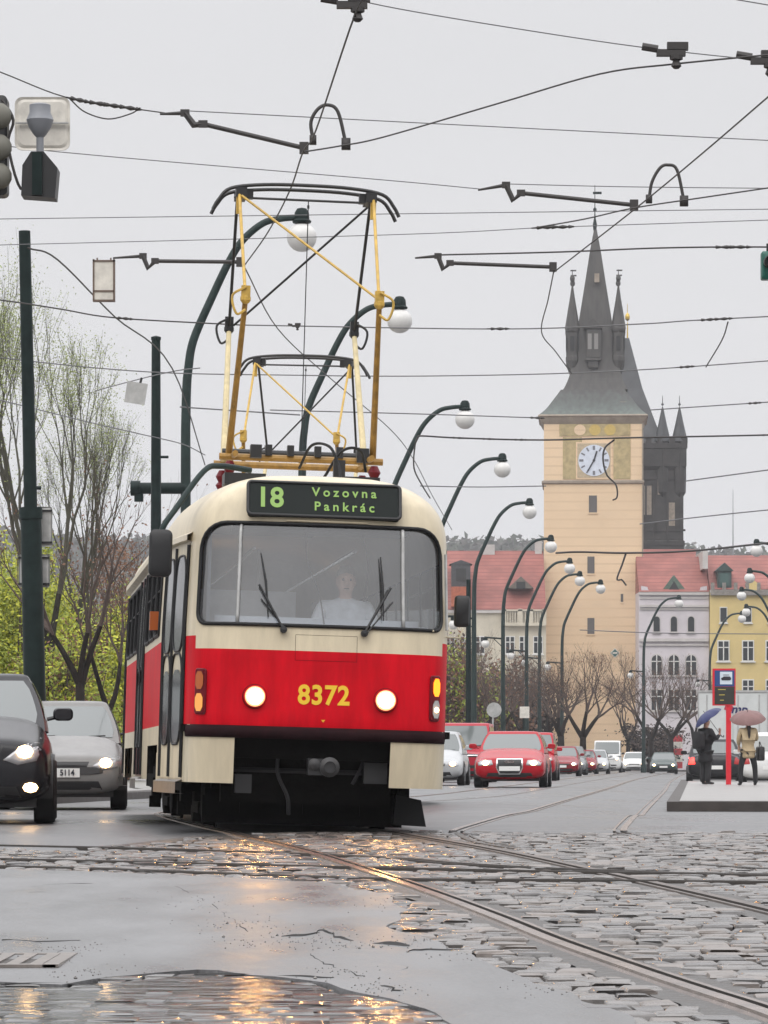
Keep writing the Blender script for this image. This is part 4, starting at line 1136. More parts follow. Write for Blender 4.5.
# seen from behind, right of the platform
HR = pi-math.atan(.078)
def away(px, z, L, W):  # rear bumper at (px, z)
    x = (px-384)*z/F; v = Vector((math.sin(-HR), math.cos(HR), 0)); return (x+.075*L, z+L, -.08)
car('dark grey car with a red brake light seen from behind, beside the person in black', away(715,127,4.3,1.75), HR, m_black, W=1.76, H=1.48, rear=True, lit=False, group='cars waiting beyond the platform')
car('white estate car seen from behind at the right edge, beyond the person in beige', away(772,119,4.4,1.8), HR, m_white, L=4.4, W=1.82, H=1.62, roofb=4.0, backy=4.3, rootw=.66, lit=False, group='cars waiting beyond the platform')
# box truck seen from behind
z = 146; t = thing('box_truck', 'white box truck with lettering on its rear doors, seen over the waiting people', 'truck', ((733-384)*z/F, z, -.08), -math.atan(.078))
m_tw = mat('truck_white_panel', (.58,.60,.59), .4, var=.10, scale=1.5)
mb = MB(); mb.box((0,3.3,2.05),(2.5,6.6,2.5)); mb.build('box_body', m_tw, t)
mb = MB(); mb.box((-.625,-.02,2.05),(1.22,.03,2.42)); mb.box((.625,-.02,2.05),(1.22,.03,2.42)); rd = mb.build('rear_doors', m_tw, t)
mb = MB()
for x in (-.95,-.18,.18,.95): mb.tube([(x,-.06,.9),(x,-.06,3.2)], .016, 6)
mb.build('lock_rods', M['galv'], rd)
mb = MB(); mb.box((0,-.01,3.32),(2.56,.10,.08)); mb.box((0,-.01,.80),(2.56,.12,.12)); mb.box((-1.26,-.01,2.05),(.05,.08,2.5)); mb.box((1.26,-.01,2.05),(.05,.08,2.5)); mb.build('door_frame', M['galv'], t)
mb = MB(); mb.box((0,3.6,.55),(1.0,7.2,.25)); mb.box((0,.1,.55),(2.3,.1,.12)); mb.build('chassis', M['dark'], t)
mb = MB(); mb.box((0,7.6,1.45),(2.2,1.7,1.9)); mb.build('cab', paint('truck_cab', (.5,.5,.5)), t)
for yy in (1.6, 7.4):
    for s in (-1, 1):
        mb = MB(); mb.lathe([(.2,-.13),(.42,-.14),(.46,-.1),(.46,.1),(.42,.14),(.2,.13)], (s*.95,yy,.46), 20, 'X'); mb.build('wheel', M['tyre'], t, smooth=35)
for s in (-1, 1):
    mb = MB(); mb.box((s*.95,-.03,.62),(.35,.08,.14)); mb.build('tail_light', M['tail'], t)
q = text_mb('mp', .42, .012, 1.1, 1.0, shear=.25); shift(q, (.22,-.05,2.66)); q.build('door_lettering', mat('lettering_navy', (.02,.02,.10), .5), rd, fixn=False)
mb = MB(); mb.prism([(-.33,2.66),(-.05,2.58),(.02,2.74),(-.08,2.86),(-.27,2.84)], -.05, -.04); mb.build('door_emblem', mat('lettering_red', (.45,.02,.05), .5), rd)
q = text_mb('www.', .34, .004, 1.1, 1.0, shear=.25); shift(q, (-.42,-.05,1.45)); q.build('door_lettering', mat('lettering_grey', (.12,.12,.14), .5), rd, fixn=False)
q = text_mb('am', .42, .01, 1.1, 1.0, shear=.25); shift(q, (1.0,-.05,1.72)); q.build('door_lettering', M['ink'], rd, fixn=False)
# ================================================================== POLES, LAMPS, SIGNS
def lamp(label, X, Y, sgn=1, low=True, flood=False):
    t = thing('street_lamp', label, 'street lamp', (X, Y, G(X, Y)), 0, 'curved street lamps with white globes')
    prof = [(a*.905, b) for a, b in ((0,0),(0,4),(0,7.6),(.02,8.4),(.06,8.85),(.18,9.46),(.59,10.32),(1.0,11.1),(1.32,11.55),(1.78,11.90),(2.2,12.0),(2.62,12.03))]
    pts = [(0,0,0),(0,0,4)]+[tuple(p) for p in cr([(sgn*a, 0, b) for a, b in prof[2:]], 5)]
    rr = [.135,.115]+[.10-.035*i/(len(pts)-3) for i in range(len(pts)-2)]
    mb = MB(); mb.tube(pts, rr, 12); mb.lathe([(.20,0),(.20,.5),(.15,.6),(.15,.9),(.12,1.0)], (0,0,0), 14); mb.build('post', M['polegrey'], t, smooth=40)
    mb = MB(); mb.lathe([(.02,.40),(.10,.38),(.15,.30),(.16,.16),(.20,.12),(.19,.08)], (sgn*2.43,0,11.83), 16)
    mb.tube([(sgn*2.30,0,12.03),(sgn*2.55,0,12.03)], .12, 10); mb.build('lamp_head', M['pole'], t, smooth=40)
    mb = MB(); mb.sphere((sgn*2.43,0,11.61), .315, 20, 0, (1,1,.97)); mb.build('globe', M['globe'], t, smooth=True)
    if flood:
        mb = MB(); mb.tube([(0,0,6.36),(-.95,0,6.36)], .12, 12); mb.tube([(-.95,0,6.36),(-1.15,0,6.36)], .16, 12); mb.tube([(-.98,0,6.30),(-.98,0,6.08)], .10, 10); mb.build('side_floodlight', M['pole'], t, smooth=40)
    elif low:
        mb = MB(); mb.tube([(0,0,6.95),(-sgn*.95,0,7.02)], .045, 8); mb.tube([(0,0,6.5),(-sgn*.5,0,6.98)], .025, 6); mb.lathe([(.02,.05),(.12,.02),(.13,-.1)], (-sgn*.90,0,6.98), 12); mb.build('side_arm', M['pole'], t, smooth=40)
        mb = MB(); mb.sphere((-sgn*.90,0,6.68), .21, 14); mb.build('globe', M['globe'], t, smooth=True)
    return t
lamp('largest curved lamp, its globe seen between the bars of the front pantograph', -4.15, 83.7, flood=True)
lamp('second curved lamp, its globe just right of the front pantograph', -2.04, 99.5, low=False)
lamp('third curved lamp, rising from behind the right end of the tram roof', .16, 128)
lamp('fourth curved lamp, with its arm against the sky right of the tram roof', 2.0, 149.7)
for px, z, lb in ((474,175,'curved lamp whose globe hangs just above the red roof left of the clock tower'), (503,203,'curved lamp standing in front of the triangular dormer with its globe at the tower edge'),
                  (526.6,225.6,'curved lamp with the upper globe of three against the clock tower'), (539.5,241,'curved lamp with the middle globe of the three against the clock tower'), (562,252,'curved lamp with the lowest globe against the clock tower'),
                  (643.6,275,'curved lamp in front of the pale lilac house'), (709.7,301,'curved lamp in front of the yellow house, arm to the right')):
    lamp(lb, (px-384)*z/F, z)
for px, z, lb in ((804,205,'lamp with its arm reaching in from the right edge, highest of the four there'), (791,235,'lamp reaching in from the right edge, second highest globe beside the dormer'), (779,260,'lamp reaching in from the right edge over the yellow house parapet'), (780,288,'lamp reaching in from the right edge, lowest globe against the yellow wall')):
    lamp(lb, (px-384)*z/F, z, -1)

# overhead line masts
z = 58; b = Vector(((37-384)*z/F, z, .13)); top = at(24.5, 231, z)
t = thing('line_mast', 'thick dark green mast at the left edge carrying two sign backs', 'mast', b)
d = top-b; k = .49
mb = MB(); mb.tube([(0,0,0), d*k], [.165,.150], 16); mb.tube([d*k, d*(k+.02)], [.17,.17], 16); mb.tube([d*(k+.02), d], [.098,.085], 14)
mb.tube([d*.545, d*.545+Vector((.16,0,0))], .03, 6); mb.build('shaft', M['pole'], t, smooth=40)
for y0, y1, x0, x1 in ((505,545,18.5,50), (553,586,16,47.5)):
    c = (at(x0, y0, z-.2)+at(x1, y1, z-.2))/2-b; w_ = (x1-x0)*z/F; h_ = (y1-y0)*z/F
    q = rbox((c.x, .20, c.z), (w_, .02, h_), .03); sb = q.build('sign_back', M['galv'], t)
    mb = MB(); mb.box((c.x,.18,c.z+h_*.4),(w_,.03,.03)); mb.box((c.x,.18,c.z-h_*.4),(w_,.03,.03)); mb.build('clamp_bar', M['dark'], sb)
z = 80; b = Vector(((156-384)*z/F, z, .13))
t = thing('line_mast', 'thinner dark mast rising beside the curved lamp left of the tram', 'mast', b)
mb = MB(); mb.tube([(0,0,0),(0,0,8.95)], [.13,.088], 12); mb.lathe([(.10,8.94),(.10,9.0),(.001,9.03)], (0,0,0), 12); mb.tube([(0,0,6.6),(.25,0,6.6)], .03, 6); mb.tube([(0,0,5.1),(.25,0,5.1)], .03, 6); mb.build('shaft', M['pole'], t, smooth=40)
z = 152; b = Vector(((468.5-384)*z/F, z, 0))
t = thing('line_mast', 'dark mast between the tram mirror and the fifth curved lamp', 'mast', b)
mb = MB(); mb.tube([(0,0,0),(0,0,7.6)], [.13,.09], 10); mb.build('shaft', M['pole'], t, smooth=40)
mb = MB(); mb.tube([(0,0,6.2),(-.9,0,6.2)], .05, 6); mb.build('bracket', M['pole'], t)
# small street signs by the trees
z = 160; t = thing('road_sign', 'grey back of a round road sign by the bare trees', 'road sign', ((493-384)*z/F, z, .1))
mb = MB(); mb.tube([(0,0,0),(0,0,2.9)], .035, 8); mb.build('post', M['galv'], t)
mb = MB(); mb.lathe([(.30,-.01),(.30,.01)], (.04,-.05,2.65), 20, 'Y'); mb.build('disc', M['galv'], t)
z = 175; t = thing('road_sign', 'small white box sign on a dark post by the bare trees', 'road sign', ((524-384)*z/F, z, .1))
mb = MB(); mb.tube([(0,0,0),(0,0,2.9)], .04, 8); mb.build('post', M['pole'], t)
mb = MB(); mb.box((.02,-.06,2.75),(.42,.08,.5)); mb.build('board', M['whitesheet'], t)
z = 330; t = thing('warning_board', 'red and white board at the far end of the street', 'sign', ((677-384)*z/F, z, 0))
mb = MB()
for i in range(5): mb.box((0,0,.5+i*.55),(.9,.15,.54), i % 2)
mb.build('board', [mat('board_red', (.42,.03,.04), .5), M['whitesheet']], t)
mb = MB(); mb.tube([(0,.1,0),(0,.1,3.0)], .06, 8); mb.build('post', M['pole'], t)
# diamond sign on the tower is part of the tower

# tram stop sign
z = 105.0; b = Vector(((728.5-384)*z/F, z, .05)); s_ = z/F
t = thing('stop_sign', 'red tram stop post with a pictogram box and timetable', 'tram stop sign', b)
m_sr = mat('stop_red', (.62,.015,.03), .35, var=.08)
mb = MB(); mb.box((0,0,1.5),(.13,.09,3.0)); mb.build('post', m_sr, t)
bx = -.12; H0, H1 = (785-706)*s_, (785-669)*s_; wb = 21*s_
mb = MB(); mb.box((bx,0,(H0+H1)/2),(wb+.05,.14,H1-H0)); sb = mb.build('sign_box', m_sr, t)
mb = MB(); mb.box((bx+.01,-.072,H1-.26),(wb-.03,.01,.42)); mb.build('blue_panel', mat('sign_blue', (.02,.06,.20), .3), sb)
mb = MB(); mb.box((bx+.05,-.08,H1-.25),(.32,.01,.33)); pn = mb.build('white_panel', mat('sign_white', (.62,.70,.76), .3), sb)
mb = MB(); q = [(-.11,.0),(.11,.0),(.13,.03),(.13,.06),(.10,.10),(-.06,.10),(-.10,.07),(-.13,.06),(-.13,.03)]; mb.prism([(bx+.05+a, H1-.31+b_) for a, b_ in q], -.096, -.087); mb.box((bx+.05,-.091,H1-.17),(.16,.008,.015)); mb.build('tram_pictogram', M['ink'], pn)
mb = MB(); mb.box((bx+.01,-.072,H0+.26),(wb-.03,.01,.46)); tb = mb.build('timetable', mat('timetable_dark', (.03,.03,.025), .25), sb)
mb = MB()
for i in range(3): mb.box((bx-.06,-.08,H0+.42-i*.14),(.20-.05*i,.006,.022))
mb.build('timetable_lines', mat('timetable_yellow', (.45,.36,.06), .5), tb)

# signals and plates hung on the wires, top left and right
z = 32; o = at(-3, 147, z)
t = thing('traffic_signal', 'traffic signal with pale lens hoods cut by the upper left edge', 'traffic signal', o)
mb = rbox((-.02,0,0), (.22,.22,.80), .04); mb.build('housing', M['dark'], t, smooth=40)
for i, zz in enumerate((.23,-.02,-.25)):
    mb = MB(); mb.sphere((.02,-.10,zz), .11, 14, 0, (1,.8,1)); mb.build('lens_hood', mat('hood_cream', (.15,.145,.12), .6) if not i else bpy.data.materials['hood_cream'], t, smooth=True)
mb = MB(); mb.tube(cr([(.05,-.1,.36),(.14,-.1,.2),(.10,-.1,.0),(.2,-.1,-.35),(.3,-.1,-.2)], 5), .012, 5); mb.build('cable', M['wire'], t)
o = at(42, 123, z+.4)
t = thing('back_plate', 'stained white backing plate hanging at the upper left', 'plate', o)
rbox((0,.04,0), (56*z/F, .02, 54*z/F), .06).build('plate', M['whitesheet'], t)
mb = MB(); mb.box((0,0,0),(56*z/F-.02,.03,.012)); mb.build('stiffener', M['galv'], t)
o = at(40, 120, z)
t = thing('junction_box', 'grey hanger with a black lamp box under it at the upper left', 'junction box', o)
mb = MB(); mb.lathe([(.06,.13),(.085,.12),(.085,.06),(.11,0),(.09,-.06),(.05,-.12),(.03,-.14),(.03,-.30)], (0,0,0), 14); mb.build('hanger', mat('hanger_grey', (.22,.23,.25), .45), t, smooth=40)
mb = MB(); c0 = -.46
mb.prism([(-.14,-.62),(.13,-.64),(.15,-.40),(.04,-.27),(-.06,-.27),(-.13,-.38)], -.13, .13); mb.build('lamp_box', M['dark'], t)
mb = MB(); mb.box((-.01,-.14,-.45),(.08,.03,.34)); mb.build('lamp_rib', M['pole'], t)
z = 43; o = at(768, 266, z)
t = thing('traffic_signal', 'green traffic signal cut by the right edge below the wire', 'traffic signal', o)
rbox((0,0,0), (.15,.18,.30), .02).build('housing', mat('signal_green', (.01,.10,.075), .4), t, smooth=40)
mb = MB(); mb.lathe([(.07,0),(.07,-.10),(.06,-.11),(.055,-.02)], (.01,-.09,.03), 16, 'Y'); mb.tube([(0,0,.14),(0,0,.24)], .02, 6); mb.build('hood', M['dark'], t, smooth=40)
z = 47; o = at(104, 280, z)
t = thing('hanging_sign', 'small pale framed lantern sign hanging on a span wire', 'sign', o)
mb = MB(); mb.box((0,0,.04),(.22,.08,.34)); mb.box((0,0,-.19),(.22,.08,.09)); mb.build('panel', M['whitesheet'], t)
mb = MB()
for s in (-1, 1): mb.box((s*.12,0,0),(.02,.10,.48))
mb.box((0,0,.22),(.26,.1,.02)); mb.box((0,0,-.135),(.24,.1,.02)); mb.box((0,0,-.245),(.26,.1,.02)); mb.tube([(-.08,0,.22),(-.08,0,.26)], .01, 5); mb.tube([(.08,0,.22),(.08,0,.26)], .01, 5)
mb.build('frame', mat('sign_frame_rust', (.13,.09,.07), .6, var=.3), t)
z = 60; o = at(136, 393, z)
t = thing('hanging_sign', 'grey tilted sheet plate hanging left of the mast', 'sign', o, rot=(0,math.radians(9),0))
mb = MB(); mb.box((0,0,0),(.31,.025,.32)); mb.build('plate', M['galv'], t); mb = MB(); mb.tube([(.04,0,.16),(.05,0,.24)], .02, 6); mb.build('clip', M['dark'], t)

# ================================================================== OVERHEAD WIRES
def zc(y, H=5.9): return F*(H-CH)/(HY-y)
def wire(label, pts, H=6.5, r=.0062, z=None, ins=(), m='wire', name='span_wire', group='overhead wires', n=6):
    """a wire through measured points at a real height H above the street"""
    P3 = []
    for q in pts:
        zz = q[2] if len(q) > 2 else (z or zc(q[1], H)); P3.append(at(q[0], q[1], zz))
    P3 = cr(P3, n) if len(P3) > 2 else [P3[0].lerp(P3[1], i/8)-Vector((0,0,.0)) for i in range(9)]
    mb = MB(); mb.tube(P3, r, 5)
    o = mb.build(name, M[m], None, smooth=True); tag(o, label, 'wire', group)
    if ins:
        for px in ins:
            mb = MB(); best = min(P3, key=lambda p: abs(384+F*p.x/p.y-px)); i = P3.index(best); a = P3[max(i-1,0)]; b_ = P3[min(i+1,len(P3)-1)]; d_ = (b_-a).normalized()
            # exact place along the wire
            ax, bx_ = 384+F*a.x/a.y, 384+F*b_.x/b_.y; tt = (px-ax)/(bx_-ax) if abs(bx_-ax) > 1e-6 else .5; c = a.lerp(b_, tt)
            mb.tube([c-d_*.16, c-d_*.10, c-d_*.09, c-d_*.03, c+d_*.03, c+d_*.09, c+d_*.10, c+d_*.16], [.008,.010,.022,.011,.023,.011,.020,.008], 7)
            mb.build('insulator', M['wire'], o, smooth=40)
    return o
cw = dict(name='contact_wire', r=.0075, H=5.92)
wire('contact wire of the front tram, dropping from the top edge through its pantograph', [(374,-40),(372,-6),(356,12),(316,130),(303,152),(290,190),(268,232),(244,266)], **cw)
wire('contact wire bending back behind the pantograph towards the far lamps', [(244,266),(278,329),(330,378),(390,429),(414,460),(432,495),(452,530)], **cw)
wire('contact wire from the right edge down to the pull-off arm left of the spire', [(800,70),(768,97),(704,152),(640,205),(576,255),(554,272)], **cw)
wire('thin wire dropping from that arm in a bend to the tower roof', [(554,270),(548,300),(541.5,332),(556,352),(572,374)], **cw)
wire('contact wire curving from above the tram to the upper right edge', [(303,152),(340,146),(384,137),(500,103),(600,74),(675,64),(768,55),(830,50)], **cw)
wire('contact wire from the right pull-off arm gently up to the right edge', [(534,228),(585,219),(634,208),(700,198),(768,188),(830,179)], **cw)
wire('sagging span wire at the top left with a string of insulators', [(-90,38),(0,72),(65,97),(130,108),(165,113)], ins=(78,98,112,128))
wire('loop of thin cable under the top left insulators', [(70,99),(85,112),(108,119),(130,114),(140,108)], r=.007)
wire('long thin span wire from the first pull-off arm to the right edge', [(190,111),(480,126),(860,145)], m='wireg', r=.005)
wire('thin span wire from the left sign plate down to the second pull-off arm', [(-60,136),(60,152),(384,180),(480,189)], m='wireg', r=.005)
wire('level thin wire crossing just under the second pull-off arm', [(-80,220),(384,214),(860,208)], m='wireg', r=.005)
wire('level thin wire crossing at the tips of the spire, with an insulator right of centre', [(-80,247),(384,235),(534,228),(560,227),(860,217)], ins=(545,560), m='wireg', r=.005)
wire('thin wire from the second arm to the right edge, behind its horn', [(508,184),(640,187),(860,189)], m='wireg', r=.005)
wire('thin wire sloping from the top edge to the fitting at the upper right', [(330,-8),(384,6),(500,26),(640,47),(768,61),(830,66)], m='wireg', r=.005)
wire('short thin wire in the top right corner', [(690,-8),(768,5),(850,20)], m='wireg', r=.005)
wire('dark span wire from the left edge behind the mast to the pantograph', [(-80,291),(0,300),(60,309),(117,318),(240,325)], ins=(124,), r=.010)
wire('thin continuation of the span wire from the pantograph across the tower turrets', [(240,325),(500,329),(640,324),(700,320),(860,312)], ins=(498,708,722), m='wireg', r=.009)
wire('diagonal stay wire from the left mast down to the tram roof', [(28,248),(58,260),(115,317),(172,368),(205,465)], r=.011)
wire('thin sloping wire behind the left mast above the tilted plate', [(-80,345),(20,360),(150,372),(280,375),(430,376),(620,371),(860,354)], ins=(686,), m='wireg', r=.009)
wire('dark wire running from the third pull-off arm to the signal at the right edge', [(437,255),(560,252),(660,248),(760,247),(860,249)], ins=(724,738), r=.010)
wire('short tie between two wires right of the bridge tower', [(728,322),(722,340),(706,367)], r=.010)
wire('thick cable crossing in front of the clock with a row of clips', [(418,436.5),(424,436),(460,438),(540,440),(620,438),(768,435),(860,432)], r=.016, ins=(458,488,520,768))
wire('cable drooping from the thick cable in front of the clock dial', [(614,440),(605,448),(603,460),(607,475),(616,485),(617,497),(613,500)], r=.019)
wire('curved cable tail at the left end of the thick cable', [(418,436.5),(415,445),(414,468),(422,485),(430,498)], r=.016)
wire('thin wire from the tilted plate up to the curved lamp', [(95,391),(136,380),(175,371),(200,368)], m='wireg', r=.009)
wire('thin wire level with the tower eaves, left of the roof', [(270,410),(420,414),(541,418)], ins=(536,), m='wireg', r=.010)
wire('thin wire level with the eaves, right of the bridge tower', [(650,410),(740,404),(860,396)], ins=(754,), m='wireg', r=.010)
wire('sloping thin wire left of the tram, ending at the curved lamp', [(-40,390),(80,420),(140,434),(182,444),(205,455)], m='wireg', r=.010)
wire('faint level wire crossing behind the fourth lamp', [(180,407),(300,415)], m='wireg', r=.012)
wire('faint wire at the height of the string course of the clock tower', [(420,486),(480,487),(546,486)], m='wireg', r=.012)
wire('thin wire right of the bridge tower shaft, upper', [(686,481),(768,470),(860,458)], m='wireg', r=.014)
wire('thin wire right of the bridge tower shaft, lower', [(640,524),(700,517),(768,510),(860,502)], m='wireg', r=.015)
wire('dark cable crossing above the red roofs at the right', [(556,553),(580,552),(625,553),(690,551),(768,543),(860,533)], r=.030, ins=(627,))
wire('wire tail dangling from the dark cable on the tower face', [(626,553),(622,565),(617,579),(622,580),(626,585)], r=.030)
wire('faint wire across the lilac and yellow houses', [(580,630),(660,633),(768,634),(860,634)], m='wireg', r=.022)
def pull_off(label, pts, H, horn, dropper):
    z = zc(pts[-1][1], H); o = at(*pts[-1], z)
    t = thing('pull_off_arm', label, 'line fitting', o, 0, 'pull-off arms on the overhead line')
    P3 = [at(px, py, z)-o for px, py in pts]
    mb = MB(); mb.tube(P3[:2], [.010,.020], 7); mb.tube(P3[1:4], [.026,.032,.026], 8); mb.tube(P3[3:], [.021]*len(P3[3:]), 8); mb.box(P3[-1], (.08,.06,.10)); mb.box(P3[1], (.08,.04,.06)); mb.box(P3[3], (.08,.05,.06)); mb.build('arm', M['wire'], t, smooth=40)
    if horn:
        Hn = cr([at(px, py, z)-o for px, py in horn], 6); mb = MB(); mb.tube(Hn, .016, 7); mb.box(Hn[0], (.06,.06,.08)); mb.box(Hn[-1], (.08,.06,.10)); mb.build('horn', M['wire'], t, smooth=True)
    return t
pull_off('cranked pull-off arm with a horn just above the pantograph', [(160,114),(185,113),(194,125),(203,124),(304,148)], 6.0, [(313,140),(311,122),(318,109),(328,105),(338,112),(346,144)], 0)
pull_off('cranked pull-off arm with a horn just above the clock tower spire', [(478,190),(506,185),(513,200),(521,193),(634,205)], 6.0, [(649,199),(652,182),(660,168),(668,165),(677,170),(684,201)], 0)
pull_off('cranked pull-off arm without horn right of the pantograph', [(415,258),(438,256),(443,269),(450,263),(553,267)], 6.0, None, 0)
pull_off('dark pull-off arm ending behind the pantograph at its left side', [(113,258),(143,256),(148,268),(155,261),(240,262)], 6.0, None, 0)
for px, py, lb in ((352,5,'wire clamp at the top edge above the tram'), (671,53,'wire clamp on the sloping wire at the upper right'), (765,61,'wire clamp cut by the right edge'), (296,326,'small wire clamp inside the front pantograph')):
    z = zc(py, 6.0); t = thing('wire_clamp', lb, 'line fitting', at(px, py, z), 0, 'clamps on the overhead line')
    if px == 296: t.scale = (.45,.45,.45)
    mb = MB(); mb.tube([(-.22,0,.05),(-.10,0,.03)], .03, 8); mb.box((0,0,.0),(.22,.06,.05)); mb.box((.05,0,.05),(.16,.06,.06)); mb.build('clamp', M['wire'], t, smooth=40)
    mb = MB(); mb.lathe([(.05,-.02),(.05,-.05),(.025,-.06),(.04,-.10),(.02,-.12)], (.04,0,0), 10); mb.build('insulator', M['wire'], t)
# ================================================================== BUILDINGS
m_peach = rowmat('peach_plaster', (.71,.53,.35), (.665,.485,.31), 1.1, .8, 'Z', .10, .16)
m_band = mat('stone_band', (.30,.25,.20), .8, var=.2, scale=1)
m_slate = mat('tower_slate', (.058,.054,.050), .6, var=.35, scale=.9, stretch=(2,2,.25))
m_copper = mat('copper_patina', (.145,.185,.16), .6, var=.4, scale=1.2, stretch=(2,2,.3))
m_roofmix, n_, l_, b_ = nt('slate_running_into_copper')
tc_ = n_.new('ShaderNodeTexCoord'); sx_ = n_.new('ShaderNodeSeparateXYZ'); l_.new(tc_.outputs['Object'], sx_.inputs[0])
mp_ = n_.new('ShaderNodeMapping'); mp_.inputs['Scale'].default_value = (1.6,1.6,.18); l_.new(tc_.outputs['Object'], mp_.inputs[0])
no_ = n_.new('ShaderNodeTexNoise'); no_.inputs['Scale'].default_value = 1.3; no_.inputs['Detail'].default_value = 6; l_.new(mp_.outputs[0], no_.inputs['Vector'])
ma_ = n_.new('ShaderNodeMath'); ma_.operation = 'MULTIPLY_ADD'; ma_.inputs[1].default_value = 5.0; l_.new(no_.outputs['Fac'], ma_.inputs[0]); l_.new(sx_.outputs['Z'], ma_.inputs[2])
mr_ = n_.new('ShaderNodeMapRange'); mr_.inputs['From Min'].default_value = 37.6; mr_.inputs['From Max'].default_value = 41.6; l_.new(ma_.outputs[0], mr_.inputs['Value'])
cr_ = n_.new('ShaderNodeValToRGB'); cr_.color_ramp.elements[0].color = (.125,.155,.135,1); cr_.color_ramp.elements[1].color = (.055,.052,.049,1); l_.new(mr_.outputs[0], cr_.inputs['Fac'])
e_ = cr_.color_ramp.elements.new(.5); e_.color = (.085,.098,.09,1)
l_.new(cr_.outputs[0], b_.inputs['Base Color']); setin(b_, Roughness=.6)
m_soot = mat('sooted_sandstone', (.035,.031,.029), .85, var=.5, scale=.8)
m_sootroof = mat('bridge_tower_slate', (.045,.047,.05), .5, var=.3, scale=.6)
m_paint = mat('painted_panel', (.42,.33,.17), .8, var=.25, scale=1.6)
m_gold = mat('gilt', (.55,.38,.08), .35, .6)
m_dial = mat('clock_dial', (.60,.64,.72), .5, var=.1, scale=2)
m_tile = rowmat('red_roof_tiles', (.27,.095,.078), (.20,.065,.055), 2.6, .7, 'Z', .25, .6)
m_lilac = mat('lilac_plaster', (.56,.52,.54), .8, var=.10, scale=.5)
m_yel = mat('yellow_plaster', (.60,.465,.20), .8, var=.10, scale=.5)
m_creamw = mat('house_cream', (.55,.50,.40), .8, var=.12, scale=.5)
m_trim = mat('plaster_trim', (.50,.47,.45), .8, var=.1, scale=1)
m_frame = mat('window_frame_white', (.66,.65,.62), .5)
m_greenmetal = mat('dormer_green', (.025,.05,.045), .5, var=.3)
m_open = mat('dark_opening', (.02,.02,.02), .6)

def sq_loft(mb, prof, c=(0,0), mi=0, n=4, rot=pi/4, k=1.0):
    rows = []
    for hw, h in prof:
        r = hw/math.cos(pi/n) if n == 4 else hw
        rows.append([(c[0]+r*math.cos(2*pi*j/n+rot), c[1]+r*math.sin(2*pi*j/n+rot)*k, h) for j in range(n)])
    mb.grid(rows, mi, closed=True); o = len(mb.v)-n; mb.f.append([o+j for j in range(n)]); mb.m.append(mi)

Z = 408; s_ = Z/F
t = thing('clock_tower', 'tall peach clock tower with a steep dark spire and corner turrets', 'tower', ((595.5-384)*s_, Z+5, 0), -math.atan(.0525))
fy = -5.0
def hz(py): return CH+(HY-py)*s_
def hx(px): return (px-594)*s_
mb = MB(); sq_loft(mb, [(5.0,0),(5.0,hz(419))]); mb.build('wall', m_peach, t)
mb = MB(); sq_loft(mb, [(5.0,hz(484)),(5.22,hz(483)),(5.22,hz(481)),(5.0,hz(480))]); mb.build('string_course', m_band, t)
mb = MB(); sq_loft(mb, [(5.02,hz(424)),(5.3,hz(420)),(5.45,hz(417)),(5.6,hz(416)),(5.5,hz(414.5))]); mb.build('cornice', m_band, t)
prof = [(5.5,hz(415)),(4.75,hz(408)),(4.0,hz(398)),(3.3,hz(388)),(2.75,hz(376)),(2.45,hz(364)),(2.2,hz(352)),(1.90,hz(330)),(1.50,hz(305)),(1.02,hz(275)),(.55,hz(245)),(.12,hz(222))]
pr = [(p.x, p.y) for p in cr([(a, b, 0) for a, b in prof], 4)]
mb = MB(); sq_loft(mb, pr[:13], n=4); lo = mb.build('roof', m_roofmix, t)
mb = MB(); sq_loft(mb, pr[12:], (.25,0), n=4); mb.build('spire', m_slate, t)
mb = MB(); mb.lathe([(.16,hz(224)),(.22,hz(218)),(.10,hz(212)),(.05,hz(206)),(.03,hz(178))], (.2,0,0), 10); mb.lathe([(.0,hz(206)),(.18,hz(204)),(.18,hz(202)),(.0,hz(200))], (.2,0,0), 10); mb.box((.45,0,hz(186)),(.9,.05,.25)); mb.build('weather_vane', M['pole'], t)
for sx in (-1, 1):
    for sy in (-1, 1):
        cx, cy = sx*2.36+.25, sy*2.1
        mb = MB(); mb.lathe([(.1,hz(372)),(.4,hz(366)),(.68,hz(358)),(.68,hz(354)),(.62,hz(353)),(.62,hz(330)),(.74,hz(328)),(.74,hz(325))], (cx,cy,0), 8); tu = mb.build('turret', m_slate, t)
        mb = MB(); mb.lathe([(.78,hz(326)),(.52,hz(310)),(.30,hz(297)),(.09,hz(283)),(.07,hz(279))], (cx,cy,0), 8); mb.lathe([(.0,hz(279)),(.22,hz(277)),(.26,hz(275)),(.2,hz(272.5)),(.05,hz(271)),(.03,hz(266))], (cx,cy,0), 10); mb.box((cx+.1,cy,hz(267)),(.6,.05,.15)); mb.build('turret_cap', m_slate, tu)
        mb = MB(); mb.box((cx,cy-.64,hz(341)),(.42,.06,1.5)); mb.box((cx-.64,cy,hz(341)),(.06,.4,1.5)); mb.box((cx+.64,cy,hz(341)),(.06,.4,1.5)); mb.build('turret_opening', m_open, tu)
mb = MB(); mb.box((hx(597)*.3,-2.15,hz(341)),(1.5,1.3,2.9)); mb.prism([(-.95,hz(326)),(.95,hz(326)),(0,hz(316))], -2.95, -.8); mb.box((0,-2.25,hz(357)),(1.6,1.5,.25)); mb.box((0,-2.3,hz(362)),(1.0,1.0,.7)); lt = mb.build('lantern_dormer', m_slate, t)
mb = MB(); mb.box((-.33,-2.81,hz(339)),(.40,.05,1.6)); mb.box((.33,-2.81,hz(339)),(.40,.05,1.6)); mb.build('louvre', mat('louvre_light', (.22,.21,.20), .6), lt)
